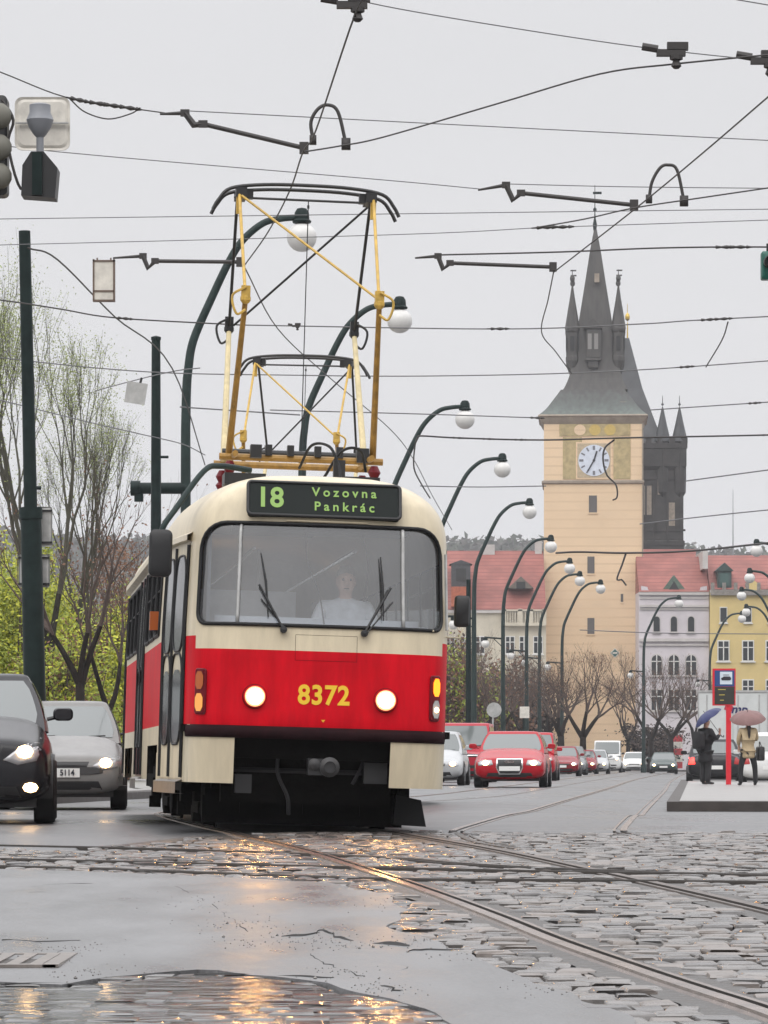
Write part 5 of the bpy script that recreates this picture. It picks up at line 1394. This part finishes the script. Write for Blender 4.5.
mb = MB(); mb.box((hx(597)+.1,-1.6,hz(274)),(.5,.5,.9)); mb.box((hx(624),-3.9,hz(405)),(.7,.7,.8)); mb.build('roof_hatch', m_band, t)
# painted panels and clock
mb = MB(); mb.box((hx(573.5),fy-.03,hz(458)),(19*s_,.06,42*s_)); mb.box((hx(623),fy-.03,hz(458)),(17*s_,.06,42*s_)); mb.box((hx(596),fy-.03,hz(430)),(71*s_,.06,12*s_)); pnl = mb.build('painted_panel', m_paint, t)
mb = MB()
for px, m_ in ((567,0),(581,1),(596,2),(611,2),(624,0)):
    pts = [(hx(px)+.60*math.cos(2*pi*i/14), hz(430)+.56*math.sin(2*pi*i/14)) for i in range(14)]
    mb.prism(pts, fy-.09, fy-.055, m_)
mb.build('painted_medallion', [m_paint, m_peach, mat('medallion_ochre', (.55,.40,.12), .8, var=.1)], pnl)
cx, cz = hx(595), hz(460.5)
mb = MB(); mb.box((cx,fy-.04,cz),(36*s_,.10,37*s_)); ck = mb.build('clock', m_peach, t)
mb = MB(); mb.box((cx,fy-.10,cz),(33*s_,.03,34*s_)); mb.build('clock_field', mat('clock_field', (.45,.36,.24), .7, var=.2), ck)
mb = MB(); mb.lathe([(1.60,-.13),(1.60,-.16),(.001,-.16)], (cx,fy,cz), 40, 'Y'); mb.build('dial', m_dial, ck)
mb = MB()
for i in range(12):
    a = 2*pi*i/12; rot = Matrix.Rotation(-a, 3, 'Y'); mb.box((cx+1.28*math.sin(a),fy-.17,cz+1.28*math.cos(a)), (.16 if i % 3 else .24,.02,.42), 0, Matrix.Rotation(a, 3, 'Y'))
mb.build('hour_mark', mat('clock_mark', (.16,.16,.18), .5), ck)
mb = MB()
for ang, ln, w_ in ((17.5,1.0,.17),(210,1.3,.13)):
    a = math.radians(ang); mb.box((cx+ln*.45*math.sin(a),fy-.21-.01*w_,cz+ln*.45*math.cos(a)), (w_,.03,ln*1.1), 0, Matrix.Rotation(a, 3, 'Y'))
mb.lathe([(.14,-.19),(.14,-.24),(.001,-.24)], (cx,fy,cz), 12, 'Y'); mb.build('hand', M['ink'], ck)
for px, py, w_, h_ in ((594,504,8,17),(592,565,7,17),(592,626,7,16),(623,598,2.5,8)):
    mb = MB(); mb.box((hx(px),fy-.02,hz(py)),(w_*s_,.05,h_*s_)); w = mb.build('window', mat('tower_shutter', (.10,.09,.085), .6) if py == 504 else bpy.data.materials['tower_shutter'], t)
    mb = MB(); mb.box((hx(px),fy-.04,hz(py+h_*.5+.7)),(w_*s_*1.25,.10,.14)); mb.build('sill', m_peach, w)
mb = MB(); mb.box((hx(616),fy-.06,hz(653)),(.72,.04,.72),0,Matrix.Rotation(pi/4,3,'Y')); dg_ = mb.build('diamond_sign', M['whitesheet'], t)
mb = MB(); mb.box((hx(616),fy-.09,hz(653)),(.56,.02,.56),0,Matrix.Rotation(pi/4,3,'Y')); mb.build('diamond_field', mat('diamond_green', (.03,.11,.10), .5), dg_)
mb = MB(); mb.box((hx(616),fy-.11,hz(653)),(.5,.02,.16)); mb.build('diamond_mark', M['whitesheet'], dg_)
mb = MB(); mb.tube([(5.0+.06,fy-.06,0),(5.06,fy-.06,hz(424))], .08, 6); mb.build('rain_pipe', m_band, t)

Z2 = 480; s2 = Z2/F
def kz(py): return CH+(HY-py)*s2
def kx(px): return (px-637)*s2
t = thing('bridge_tower', 'sooty black medieval bridge tower with a wedge roof and pinnacles behind the clock tower', 'tower', ((637-384)*s2, Z2+6, 0))
mb = MB(); sq_loft(mb, [(5.65,0),(5.65,kz(545)),(5.75,kz(545)),(5.75,kz(541)),(5.6,kz(540)),(5.6,kz(470)),(5.95,kz(466)),(5.95,kz(449)),(6.05,kz(448)),(6.05,kz(443)),(5.5,kz(442))]); mb.build('wall', m_soot, t)
mb = MB()
for i in range(9): mb.box((-5.6+i*1.4,-5.98,kz(440.5)),(.7,.2,.7)); mb.box((5.98,-5.6+i*1.4,kz(440.5)),(.2,.7,.7))
mb.build('battlement', m_soot, t)
mb = MB(); rows = [[(-4.4,-4.2,kz(442)),(3.3,-4.2,kz(442)),(3.3,4.2,kz(442)),(-4.4,4.2,kz(442))],[(-2.0,-2.0,kz(385)),(.9,-2.0,kz(385)),(.9,2.0,kz(385)),(-2.0,2.0,kz(385))],[(-1.3,-.3,kz(333)),(-.6,-.3,kz(333)),(-.6,.3,kz(333)),(-1.3,.3,kz(333))]]
mb.grid(rows, closed=True); mb.build('roof', m_sootroof, t)
mb = MB(); mb.lathe([(.1,kz(336)),(.06,kz(318)),(.0,kz(316)),(.28,kz(313.5)),(.30,kz(311)),(.2,kz(308.5)),(.04,kz(307)),(.03,kz(298))], (kx(630.5),0,0), 10); mb.build('finial', m_gold, t)
for px, cy in ((663,-5.2),(680,-5.2),(604,-5.2),(611,5.0)):
    mb = MB(); mb.lathe([(.2,kz(500)),(.75,kz(492)),(.8,kz(478)),(.8,kz(441)),(.95,kz(440))], (kx(px),cy,0), 8); tu = mb.build('pinnacle', m_soot, t)
    mb = MB(); mb.lathe([(1.0,kz(441)),(.55,kz(425)),(.15,kz(409)),(.05,kz(406)),(.0,kz(405.5)),(.18,kz(404)),(.05,kz(402)),(.03,kz(395))], (kx(px),cy,0), 8); mb.build('pinnacle_cap', m_sootroof, tu)
mb = MB(); mb.box((kx(672),-5.62,kz(514)),(.75,.10,2.8)); mb.box((kx(648),-5.62,kz(500)),(.9,.08,3.5)); mb.box((kx(660),-5.64,kz(486)),(.5,.08,2)); nw = mb.build('niche', [mat('niche_pale', (.24,.20,.16), .8, var=.3)], t)
mb = MB()
for px in (646,654,668,682): mb.box((kx(px),-5.68,kz(512)),(.22,.16,7.0))
for py in (478,530): mb.box((kx(664),-5.66,kz(py)),(5.2,.12,.25))
mb.build('stone_tracery', m_soot, t)

def window(parent, x, zc_, w_, h_, y, arched=False, bars=True, frame=None):
    fr = frame or m_frame
    if arched:
        o = [(x-w_/2, zc_-h_/2),(x+w_/2, zc_-h_/2)]+[(x+w_/2*math.cos(pi*i/8), zc_+h_/2-w_/2+w_/2*math.sin(pi*i/8)) for i in range(9)]
    else: o = [(x-w_/2, zc_-h_/2),(x+w_/2, zc_-h_/2),(x+w_/2, zc_+h_/2),(x-w_/2, zc_+h_/2)]
    mb = MB(); mb.prism([(x+(a-x)*1.22, zc_+(b-zc_)*1.13) for a, b in o], y-.10, y-.003); mb.box((x,y-.09,zc_-h_/2-.16),(w_*1.5,.22,.12)); f = mb.build('window', fr, parent)
    mb = MB(); mb.prism(o, y-.13, y-.095); mb.build('pane', M['bglass'], f)
    if bars:
        mb = MB(); mb.box((x,y-.15,zc_),(.11,.04,h_)); mb.box((x,y-.15,zc_+h_*.18),(w_,.04,.10)); mb.build('glazing_bars', m_frame, f)
    return f
def house(label, x0, x1, Y, eave, ridge, wallm, depth=12, yaw=0):
    w_ = x1-x0
    t = thing('house', label, 'house', ((x0+x1)/2, Y, 0), yaw, 'houses at the end of the street')
    mb = MB(); mb.box((0,depth/2,eave/2),(w_,depth,eave)); mb.build('wall', wallm, t)
    mb = MB(); mb.prism([(-.35,eave+.02),(depth/2,ridge),(depth+.35,eave+.02)], -w_/2, w_/2, 0, 'YZ'); 
    mb.v = [(v[0], v[1], v[2]) for v in mb.v]; r = mb.build('roof', m_tile, t)
    mb = MB(); mb.box((0,-.12,eave-.15),(w_,.35,.3)); mb.build('cornice', m_trim, t)
    return t, r
s4 = .1
def wx(px, Y): return (px-384)*Y/F
Y = 402; k = Y/F
def vz(py): return CH+(HY-py)*k
# left of the clock tower
t, r = house('long red roofed house left of the clock tower with a cream balustrade', wx(420,Y), wx(546,Y), Y, vz(610), vz(547), m_creamw, 14)
xo = (wx(420,Y)+wx(546,Y))/2
mb = MB(); mb.box((wx(461,Y)-xo,1.2,vz(575)),(1.9,2.4,2.3)); mb.prism([(wx(461,Y)-xo-1.15,vz(564)),(wx(461,Y)-xo+1.15,vz(564)),(wx(461,Y)-xo,vz(560))], -.1, 4); d_ = mb.build('dormer', mat('dormer_dark', (.05,.052,.056), .6, var=.3), r)
mb = MB(); mb.box((wx(461,Y)-xo,-.04,vz(575)),(1.0,.06,1.3)); mb.build('dormer_opening', m_open, r)
mb = MB(); mb.prism([(wx(521,Y)-xo-1.3,vz(588)),(wx(521,Y)-xo+1.3,vz(588)),(wx(521,Y)-xo,vz(576))], .5, 5); mb.build('dormer', mat('dormer_timber', (.14,.12,.10), .7, var=.2), r)
mb = MB(); mb.box((wx(521,Y)-xo,.45,vz(585)),(.9,.06,.7)); mb.build('dormer_opening', m_open, r)
mb = MB(); mb.box((wx(461,Y)-xo,-.5,vz(597)),(2.0,1.0,2.0)); mb.build('brick_bay', mat('brick_orange', (.36,.10,.05), .8, var=.3), t)
mb = MB()
for i in range(16): mb.box((wx(505+i*2.5,Y)-xo,-.5,vz(617)),(.12,.14,1.3))
for px in (504,520,531,544): mb.box((wx(px,Y)-xo,-.5,vz(617)),(.42,.3,1.6))
mb.box((wx(524,Y)-xo,-.5,vz(610.5)),(4.2,.3,.16)); mb.box((wx(524,Y)-xo,-.5,vz(624.5)),(4.2,.35,.3)); mb.build('balustrade', m_creamw, t)
mb = MB(); mb.box((wx(490,Y)-xo,7,vz(547)),(1.3,1.0,1.2)); mb.box((wx(541,Y)-xo,7,vz(545)),(.7,.8,2)); mb.build('chimney', m_trim, r)
for px in (510,524,538,480,465,450):
    window(t, wx(px,Y)-xo, vz(645), .8, 1.6, 0, False, True); window(t, wx(px,Y)-xo, vz(690), .8, 1.6, 0, False, True)
# pale lilac house
t, r = house('pale lilac house with arched windows right of the clock tower', wx(639,Y), wx(709,Y), Y, vz(592), vz(554), m_lilac, 10)
xo = (wx(639,Y)+wx(709,Y))/2
mb = MB()
for py, h_, p in ((606,.25,.25),(609,.14,.12),(640,.3,.3),(645,.16,.15),(598,.16,.1)): mb.box((0,-p/2,vz(py)),(6.9,p+.05,h_))
mb.build('string_course', m_trim, t)
mb = MB(); mb.prism([(wx(674,Y)-xo-1.5,vz(594)),(wx(674,Y)-xo+1.5,vz(594)),(wx(674,Y)-xo,vz(575))], .05, 4); mb.build('gable_dormer', mat('gable_green', (.09,.13,.10), .7, var=.3), r)
mb = MB(); mb.prism([(wx(674,Y)-xo-.6,vz(591)),(wx(674,Y)-xo+.6,vz(591)),(wx(674,Y)-xo,vz(581))], -.02, .03); mb.build('gable_opening', m_open, r)
for sx in (-1, 1):
    mb = MB(); mb.prism([(sx*3.3,vz(594)),(sx*1.9,vz(594)),(sx*2.3,vz(591)),(sx*2.6,vz(590)),(sx*2.7,vz(587)),(sx*3.3,vz(586))], -.15, .25); mb.build('gable_scroll', m_lilac, t)
for px in (656.6,673.8,691):
    window(t, wx(px,Y)-xo, vz(624), .62, 1.5, 0, True, False, m_trim); window(t, wx(px,Y)-xo, vz(665), 1.0, 2.0, 0, True, True, m_trim); window(t, wx(px,Y)-xo, vz(700), 1.0, 2.0, 0, False, True, m_trim)
# yellow house
t, r = house('yellow house with white framed windows and a dark green dormer at the right edge', wx(709.5,Y), wx(850,Y), Y-.5, vz(590), vz(553), m_yel, 10)
xo = (wx(709.5,Y)+wx(850,Y))/2
mb = MB(); mb.box((wx(724,Y)-xo,1.0,vz(580)),(1.4,2.2,1.9)); mb.prism([(wx(724,Y)-xo-.9,vz(571)),(wx(724,Y)-xo+.9,vz(571)),(wx(724,Y)-xo,vz(563))], -.3, 3.5); mb.build('dormer', m_greenmetal, r)
mb = MB(); mb.box((wx(724,Y)-xo,-.13,vz(580)),(.9,.06,1.3)); mb.build('dormer_window', mat('dormer_glass', (.05,.10,.09), .2), r)
mb = MB(); mb.box((0,-.18,vz(593)),(14,.4,.5)); 
for i in range(12):
    px = 712+i*11.5; mb.box((wx(px,Y)-xo,-.2,vz(587.5)),(.35,.35,.9))
mb.build('parapet', mat('parapet_grey', (.22,.20,.18), .8, var=.3), t)
mb = MB(); mb.prism([(wx(752,Y)-xo-.9,vz(592)),(wx(752,Y)-xo+.9,vz(592)),(wx(752,Y)-xo+.6,vz(584)),(wx(752,Y)-xo,vz(580)),(wx(752,Y)-xo-.6,vz(584))], -.35, .1); mb.build('gable', m_yel, t)
mb = MB(); mb.box((wx(705,Y)-xo,5,vz(560)),(.5,10,1.8)); mb.build('party_wall', m_trim, r)
for px in (723,747.5,771,795,820):
    window(t, wx(px,Y)-xo, vz(615), .62, 1.4, 0, False, False); window(t, wx(px,Y)-xo, vz(651), 1.0, 1.9, 0); window(t, wx(px,Y)-xo, vz(690), 1.0, 1.9, 0)
t, r = house('low dark red roof between the bridge tower and the hill', wx(600,430), wx(700,430), 430, 17, 24, m_creamw, 12)

# ================================================================== HILL AND TREES
m_hill = mat('hill_slope', (.07,.075,.055), .9, var=.3, scale=.02)
def hillh(x, y): return max(-4, (83+8*noise.noise(Vector((x*.004, y*.003, 2)))+5*noise.noise(Vector((x*.015, 7, 0)))-.07*max(0, x-60))*sstep((y-1050)/500))
xs_ = [-700+i*20 for i in range(90)]; ys_ = [1040+i*40 for i in range(26)]
struct(sheet('hill', xs_, ys_, hillh, m_hill))
rr = random.Random(3); mb = MB()
for i in range(9000):
    y = rr.uniform(1080, 1650); x = rr.uniform(-.12, .13)*y+rr.uniform(-10, 10); h = hillh(x, y); R_ = rr.uniform(1.4, 3.4)
    for k in range(7):
        c = Vector((x+rr.gauss(0, R_*.5), y+rr.gauss(0, R_*.5), h+R_*.6+abs(rr.gauss(0, R_*.55)))); a = Vector((rr.gauss(0,1), rr.gauss(0,.4), rr.gauss(0,1))).normalized()*R_*.35; b = Vector((rr.gauss(0,1), rr.gauss(0,.4), rr.gauss(0,1))).normalized()*R_*.3
        mb.add([c-a-b, c+a-b, c+a*.7+b, c-a*.6+b], [(0,1,2,3)], rr.randrange(2))
o = mb.build('distant_woods', [mat('far_twigs', (.085,.075,.065), .9), mat('far_green', (.06,.068,.045), .9)], fixn=False); struct(o, 'bare grey woods on the hill behind the roofs', 'woods', 'stuff')
mb = MB(); mb.tube([(0,0,0),(0,0,30)], [.3,.1], 6); o = mb.build('radio_mast', M['wireg']); o.location = ((733-384)*1450/F, 1450, 70); tag(o, 'thin mast standing up from the distant hill', 'mast')

m_bark = mat('bark_dark', (.020,.016,.014), .95, spec=.1, var=.4, scale=5)
m_barkg = mat('bark_grey', (.032,.028,.023), .95, spec=.1, var=.35, scale=5)
m_twig = mat('twig_brown', (.075,.052,.042), .9, var=.3, scale=2)
m_twigg = mat('twig_olive', (.062,.058,.04), .9, var=.3, scale=2)
leafm = [mat('leaf_yellow_green', (.42,.43,.025), .6, var=.3, scale=1.5), mat('leaf_green', (.24,.29,.03), .6, var=.3, scale=1.5), mat('leaf_pale', (.22,.26,.07), .6, var=.3, scale=1.5), mat('leaf_brown', (.15,.07,.035), .7, var=.3, scale=1.5)]
def tree(label, base, H, r0, fork, spread=.5, up=.55, levels=5, nb=(3,4), seed=1, bark=None, twig=None, leaves=(), nleaf=0, lsize=.08, group=None, name='tree', lean=(0,0), rscale=.62, lscale=.74, cat='tree'):
    rg = random.Random(seed)
    t = thing(name, label, cat, base, 0, group)
    tk, cw = MB(), MB(); tips = []
    def grow(p, d, ln, r, lv):
        pts = [p]; k = 3 if lv < 3 else 2
        for i in range(k):
            d = (d+Vector((rg.gauss(0,.13), rg.gauss(0,.13), rg.gauss(0,.08)+.05*up))).normalized(); pts.append(pts[-1]+d*ln/k)
        r1 = r*rscale
        big = lv <= 1
        (tk if big else cw).tube(pts, [r+(r1-r)*i/k for i in range(k+1)], 7 if big else (4 if lv < 4 else 3), 0, caps=False)
        if lv >= 3: tips.extend(pts[1:])
        if lv >= levels: return
        n_ = rg.randint(*nb) if lv < levels-2 else 3
        for i in range(n_):
            az = 2*pi*(i+rg.random()*.7)/n_; a = d.orthogonal().normalized(); b = d.cross(a)
            sp = spread*rg.uniform(.6, 1.25)*(.45 if i == 0 else 1)
            nd = (d+(a*math.cos(az)+b*math.sin(az))*sp+Vector((0,0,up*.25))).normalized()
            st = pts[-1] if i < 2 else pts[-2].lerp(pts[-1], rg.uniform(.2, .9))
            grow(st, nd, ln*lscale*rg.uniform(.75, 1.15), r1*(.95 if i == 0 else .75), lv+1)
    trunk_top = Vector((lean[0]*fork, lean[1]*fork, fork))
    tk.tube([(0,0,-.1),(0,0,.15),trunk_top*.5,trunk_top], [r0*1.35,r0*1.05,r0*.9,r0*.75], 9, 0)
    n0 = rg.randint(*nb); L0 = (H-fork)*(1-lscale)/(1-lscale**(levels))*1.05
    for i in range(n0):
        az = 2*pi*(i+rg.random()*.5)/n0; d = Vector((math.cos(az)*spread, math.sin(az)*spread, 1)).normalized()
        grow(trunk_top*(1-.1*rg.random()), d, L0*rg.uniform(.85, 1.1), r0*.64, 1)
    tk.build('trunk', bark or m_bark, t, smooth=True)
    mats = [twig or m_twig]+list(leaves)
    for i in range(nleaf):
        q = rg.choice(tips); c = q+Vector((rg.gauss(0,.10), rg.gauss(0,.10), rg.gauss(0,.10)))*(H/7); a = Vector((rg.gauss(0,1), rg.gauss(0,1), rg.gauss(0,1))).normalized()*lsize*rg.uniform(.6,1.4); b = a.orthogonal().normalized()*lsize*.6
        cw.add([c-a, c+b, c+a, c-b], [(0,1,2,3)], 1+(i % len(leaves)))
    cw.build('crown', mats, t, fixn=False); return t
def shrub(label, base, W, H, seed, leaves, n=2600, lsize=.10, name='bush', group=None, D=None, twig=None):
    rg = random.Random(seed); t = thing(name, label, 'bush', base, 0, group)
    mb = MB(); D = D or W; sts = []
    for i in range(26):
        a = rg.uniform(0, 2*pi); e = Vector((math.cos(a)*W*.45*rg.random()**.5, math.sin(a)*D*.45*rg.random()**.5, H*rg.uniform(.6, 1.0)))
        s0 = Vector((e.x*.3, e.y*.3, 0)); m_ = s0.lerp(e, .5)+Vector((rg.gauss(0,.1), rg.gauss(0,.1), .1)); pts = cr([s0, m_, e], 3); mb.tube(pts, [.03*H/3*(1-.8*i_/(len(pts)-1)) for i_ in range(len(pts))], 4, 0, caps=False); sts += pts[2:]
        for k in range(5):
            q = rg.choice(pts[2:]); w_ = q+Vector((rg.gauss(0,W*.10), rg.gauss(0,D*.10), abs(rg.gauss(0,H*.10)))); mb.tube([q, w_], [.012,.005], 3, 0, caps=False); sts.append(w_)
    mb.build('stems', twig or m_twig, t, fixn=False)
    if n:
        mb = MB(); cl = [(rg.choice(sts), rg.uniform(.12, .3)) for _ in range(60)]
        for i in range(n):
            q, w_ = rg.choice(cl); c = q+Vector((rg.gauss(0,w_*W*.4), rg.gauss(0,w_*D*.4), rg.gauss(0,w_*H*.35))); c.z = max(.05, c.z)
            a = Vector((rg.gauss(0,1), rg.gauss(0,1), rg.gauss(0,1))).normalized()*lsize*rg.uniform(.6,1.4); b = a.orthogonal().normalized()*lsize*.6
            mb.add([c-a, c+b, c+a, c-b], [(0,1,2,3)], rg.randrange(len(leaves)))
        mb.build('foliage', list(leaves), t, fixn=False)
    return t
def gx(px, z): return ((px-384)*z/F, z, .1)
g1 = 'trees in the park left of the tram'
tree('tall slender tree with pale opening leaves behind the left mast', gx(52,104), 11.9, .17, 2.4, .22, 1.0, 7, (2,3), 11, m_barkg, m_twigg, (leafm[2],), 11000, .028, g1, lscale=.78, rscale=.68)
tree('second slender tree with pale opening leaves, leaning right of the tall one', gx(70,112), 10.4, .13, 2.5, .22, .95, 7, (2,3), 23, m_barkg, m_twigg, (leafm[2],), 4500, .026, g1, lean=(.08,0), lscale=.78, rscale=.68)
tree('dark bare tree forking low in front of the green bushes, beside the mast', gx(80,88), 6.9, .13, 2.3, .46, .6, 6, (2,3), 5, m_bark, m_twig, (leafm[3],), 150, .04, g1, lscale=.78)
tree('dark bare tree with a thin trunk just left of the tram', gx(108,92), 6.4, .11, 1.7, .40, .7, 6, (2,3), 8, m_bark, m_twig, (leafm[3],), 150, .04, g1, lscale=.78)
tree('brownish budding tree cut by the left edge above the bushes', gx(2,118), 7.2, .12, 2.4, .38, .7, 6, (2,3), 31, m_barkg, m_twigg, (leafm[2],leafm[3]), 2600, .03, g1, lscale=.77)
tree('far bare tree showing between the mast and the tram roof', gx(118,140), 9.0, .16, 2.5, .42, .7, 6, (2,3), 41, m_barkg, m_twig, (leafm[3],), 900, .06, g1, lscale=.77)
tree('bare tree behind the two thin masts left of the tram', gx(150,150), 9.0, .15, 2.4, .42, .7, 6, (2,3), 47, m_barkg, m_twig, (leafm[3],), 500, .06, g1, lscale=.77)
g2 = 'bushes in the park left of the tram'
shrub('bright yellow green bush at the left edge', gx(-2,108), 3.8, 5.6, 2, leafm[:2], 26000, .055, group=g2)
shrub('yellow green bush behind the left mast', gx(30,112), 3.4, 5.8, 3, leafm[:2], 24000, .055, group=g2)
shrub('olive bush between the mast and the dark bare tree', gx(60,104), 2.8, 4.0, 4, (leafm[0],leafm[1],leafm[1],leafm[3]), 17000, .052, group=g2)
shrub('low green bush behind the silver hatchback', gx(92,106), 3.0, 3.4, 6, leafm[:2], 18000, .05, group=g2)
shrub('green brown bush next to the tram side', gx(120,112), 3.0, 4.6, 7, (leafm[1],leafm[3],leafm[0]), 14000, .055, group=g2)
shrub('reddish brown bush high behind the tram left side', gx(128,135), 3.6, 7.2, 9, (leafm[3],), 8000, .055, group=g2)
shrub('green brown bush further back between the masts', gx(98,140), 4.6, 6.2, 12, (leafm[1],leafm[3]), 10000, .07, group=g2)
shrub('dull green bush in the gap at the left edge, further back', gx(14,140), 5.5, 7.4, 14, (leafm[1],leafm[0],leafm[3]), 13000, .07, group=g2)
g3 = 'bare trees along the street right of the tram'
for px, z, H, r0, fk, seed, lb in ((476,225,8.0,.18,2.2,51,'bare brown tree nearest the tram mirror'), (497,240,8.5,.18,2.4,52,'bare brown tree behind the round sign back'), (522,250,8.0,.20,2.6,53,'bare brown tree behind the small white sign'), (548,262,7.5,.2,2.6,54,'bare brown tree under the three lamp globes'),
                             (561,244,6.8,.26,2.3,55,'bare tree with a thick dark trunk at the foot of the clock tower'), (583,236,7.6,.24,2.2,56,'wide bare tree with spreading limbs in front of the clock tower'), (651,285,9.2,.24,2.4,57,'bare tree in front of the lilac house'), (671,300,9.0,.24,2.6,58,'bare tree between the lilac house and the red board'), (628,330,8.5,.2,2.6,59,'smaller bare tree between the clock tower and the lilac house'), (694,310,7.4,.2,2.4,60,'bare tree half hidden by the truck'), (446,235,9.0,.2,2.4,61,'bare tree just behind the tram side')):
    tree(lb, ((px-384)*z/F, z, 0), H, r0, fk, .55, .5, 6, (3,3), seed, m_bark, m_twig, (leafm[3],), 260, .06, g3, lscale=.77)
g4 = 'dark undergrowth right of the tram'
shrub('brown thicket at the foot of the bare trees beside the tram', ((470-384)*262/F, 262, 0), 5.0, 7.0, 71, (leafm[3],m_twig,leafm[1]), 6000, .14, group=g4)
shrub('brown thicket behind the round sign back', ((500-384)*268/F, 268, 0), 5.0, 6.5, 72, (leafm[3],m_twig), 6000, .14, group=g4)
shrub('dark thicket left of the thick tree trunk', ((530-384)*274/F, 274, 0), 4.6, 5.6, 73, (m_twig,m_bark), 5000, .14, group=g4)
shrub('greenish thicket close to the tram indicator', ((452-384)*200/F, 200, 0), 2.6, 6.4, 74, (leafm[1],leafm[3],m_twig), 5000, .10, group=g4)
shrub('low dark hedge left of the lilac house door', ((655-384)*330/F, 330, 0), 6.5, 3.4, 75, (m_twig,m_bark), 4000, .14, group=g4)

# ================================================================== LIGHT, AIR, CAMERA
mb = MB(); mb.box((0,1055,59),(3100,2300,122)); hzb = mb.build('haze', None); hzb.data.materials.clear()
mh = bpy.data.materials.new('haze_air'); mh.use_nodes = True; nn = mh.node_tree.nodes; nn.remove(nn['Principled BSDF'])
pv = nn.new('ShaderNodeVolumePrincipled'); pv.inputs['Color'].default_value = (.93,.95,1,1); pv.inputs['Density'].default_value = .00017
mh.node_tree.links.new(pv.outputs[0], nn['Material Output'].inputs['Volume']); hzb.data.materials.append(mh)
struct(hzb, 'thin grey drizzle haze filling the air of the street', 'haze', 'stuff')
w = bpy.data.worlds.new('World'); sc.world = w; w.use_nodes = True
n, l = w.node_tree.nodes, w.node_tree.links; bg = n['Background']
sky = n.new('ShaderNodeTexSky'); sky.sky_type = 'NISHITA'; sky.sun_disc = False; sky.sun_elevation = math.radians(50); sky.sun_rotation = math.radians(200); sky.air_density = 2; sky.dust_density = 6
geo = n.new('ShaderNodeTexCoord'); sep = n.new('ShaderNodeSeparateXYZ'); l.new(geo.outputs['Generated'], sep.inputs[0])
ramp = n.new('ShaderNodeValToRGB'); ramp.color_ramp.interpolation = 'EASE'
ramp.color_ramp.elements[0].position = .16; ramp.color_ramp.elements[0].color = (.303,.302,.310,1)
ramp.color_ramp.elements[1].position = .80; ramp.color_ramp.elements[1].color = (.90,.90,.92,1)
l.new(sep.outputs['Z'], ramp.inputs['Fac'])
cl = n.new('ShaderNodeTexNoise'); cl.inputs['Scale'].default_value = 3; cl.inputs['Detail'].default_value = 4
mpw = n.new('ShaderNodeMapping'); mpw.inputs['Scale'].default_value = (1,1,4); l.new(geo.outputs['Generated'], mpw.inputs[0]); l.new(mpw.outputs[0], cl.inputs['Vector'])
mrw = n.new('ShaderNodeMapRange'); mrw.inputs['To Min'].default_value = 25.4*.95; mrw.inputs['To Max'].default_value = 25.4*1.05; l.new(cl.outputs['Fac'], mrw.inputs['Value'])
sc1 = n.new('ShaderNodeVectorMath'); sc1.operation = 'SCALE'; l.new(ramp.outputs['Color'], sc1.inputs[0]); l.new(mrw.outputs[0], sc1.inputs['Scale'])
mx = n.new('ShaderNodeMix'); mx.data_type = 'RGBA'; mx.inputs[0].default_value = .06; l.new(sc1.outputs[0], mx.inputs[6]); l.new(sky.outputs['Color'], mx.inputs[7])
l.new(mx.outputs[2], bg.inputs['Color']); bg.inputs['Strength'].default_value = .10
sl = bpy.data.lights.new('sun', 'SUN'); sl.energy = .7; sl.angle = math.radians(40); sl.color = (1,.97,.93)
so = bpy.data.objects.new('sun', sl); COL.objects.link(so); so.rotation_euler = (math.radians(42), 0, math.radians(-20)); so.location = (0,0,50)
cd = bpy.data.cameras.new('camera'); co = bpy.data.objects.new('camera', cd); COL.objects.link(co); sc.camera = co
co.location = (0,0,CH); co.rotation_euler = (pi/2,0,0)
cd.sensor_fit = 'VERTICAL'; cd.sensor_height = 36; cd.sensor_width = 27; cd.lens = F/1024*36; cd.shift_y = (HY-512)/1024; cd.clip_start = .1; cd.clip_end = 8000
vs = sc.view_settings; vs.view_transform = 'Standard'; vs.look = 'None'; vs.exposure = 0; vs.gamma = 1; vs.use_curve_mapping = False
sc.display_settings.display_device = 'sRGB'
sc.render.resolution_x, sc.render.resolution_y = 768, 1024
cy = sc.cycles; cy.max_bounces = 8; cy.transparent_max_bounces = 16; cy.use_denoising = True; cy.sample_clamp_indirect = 6; cy.volume_bounces = 1
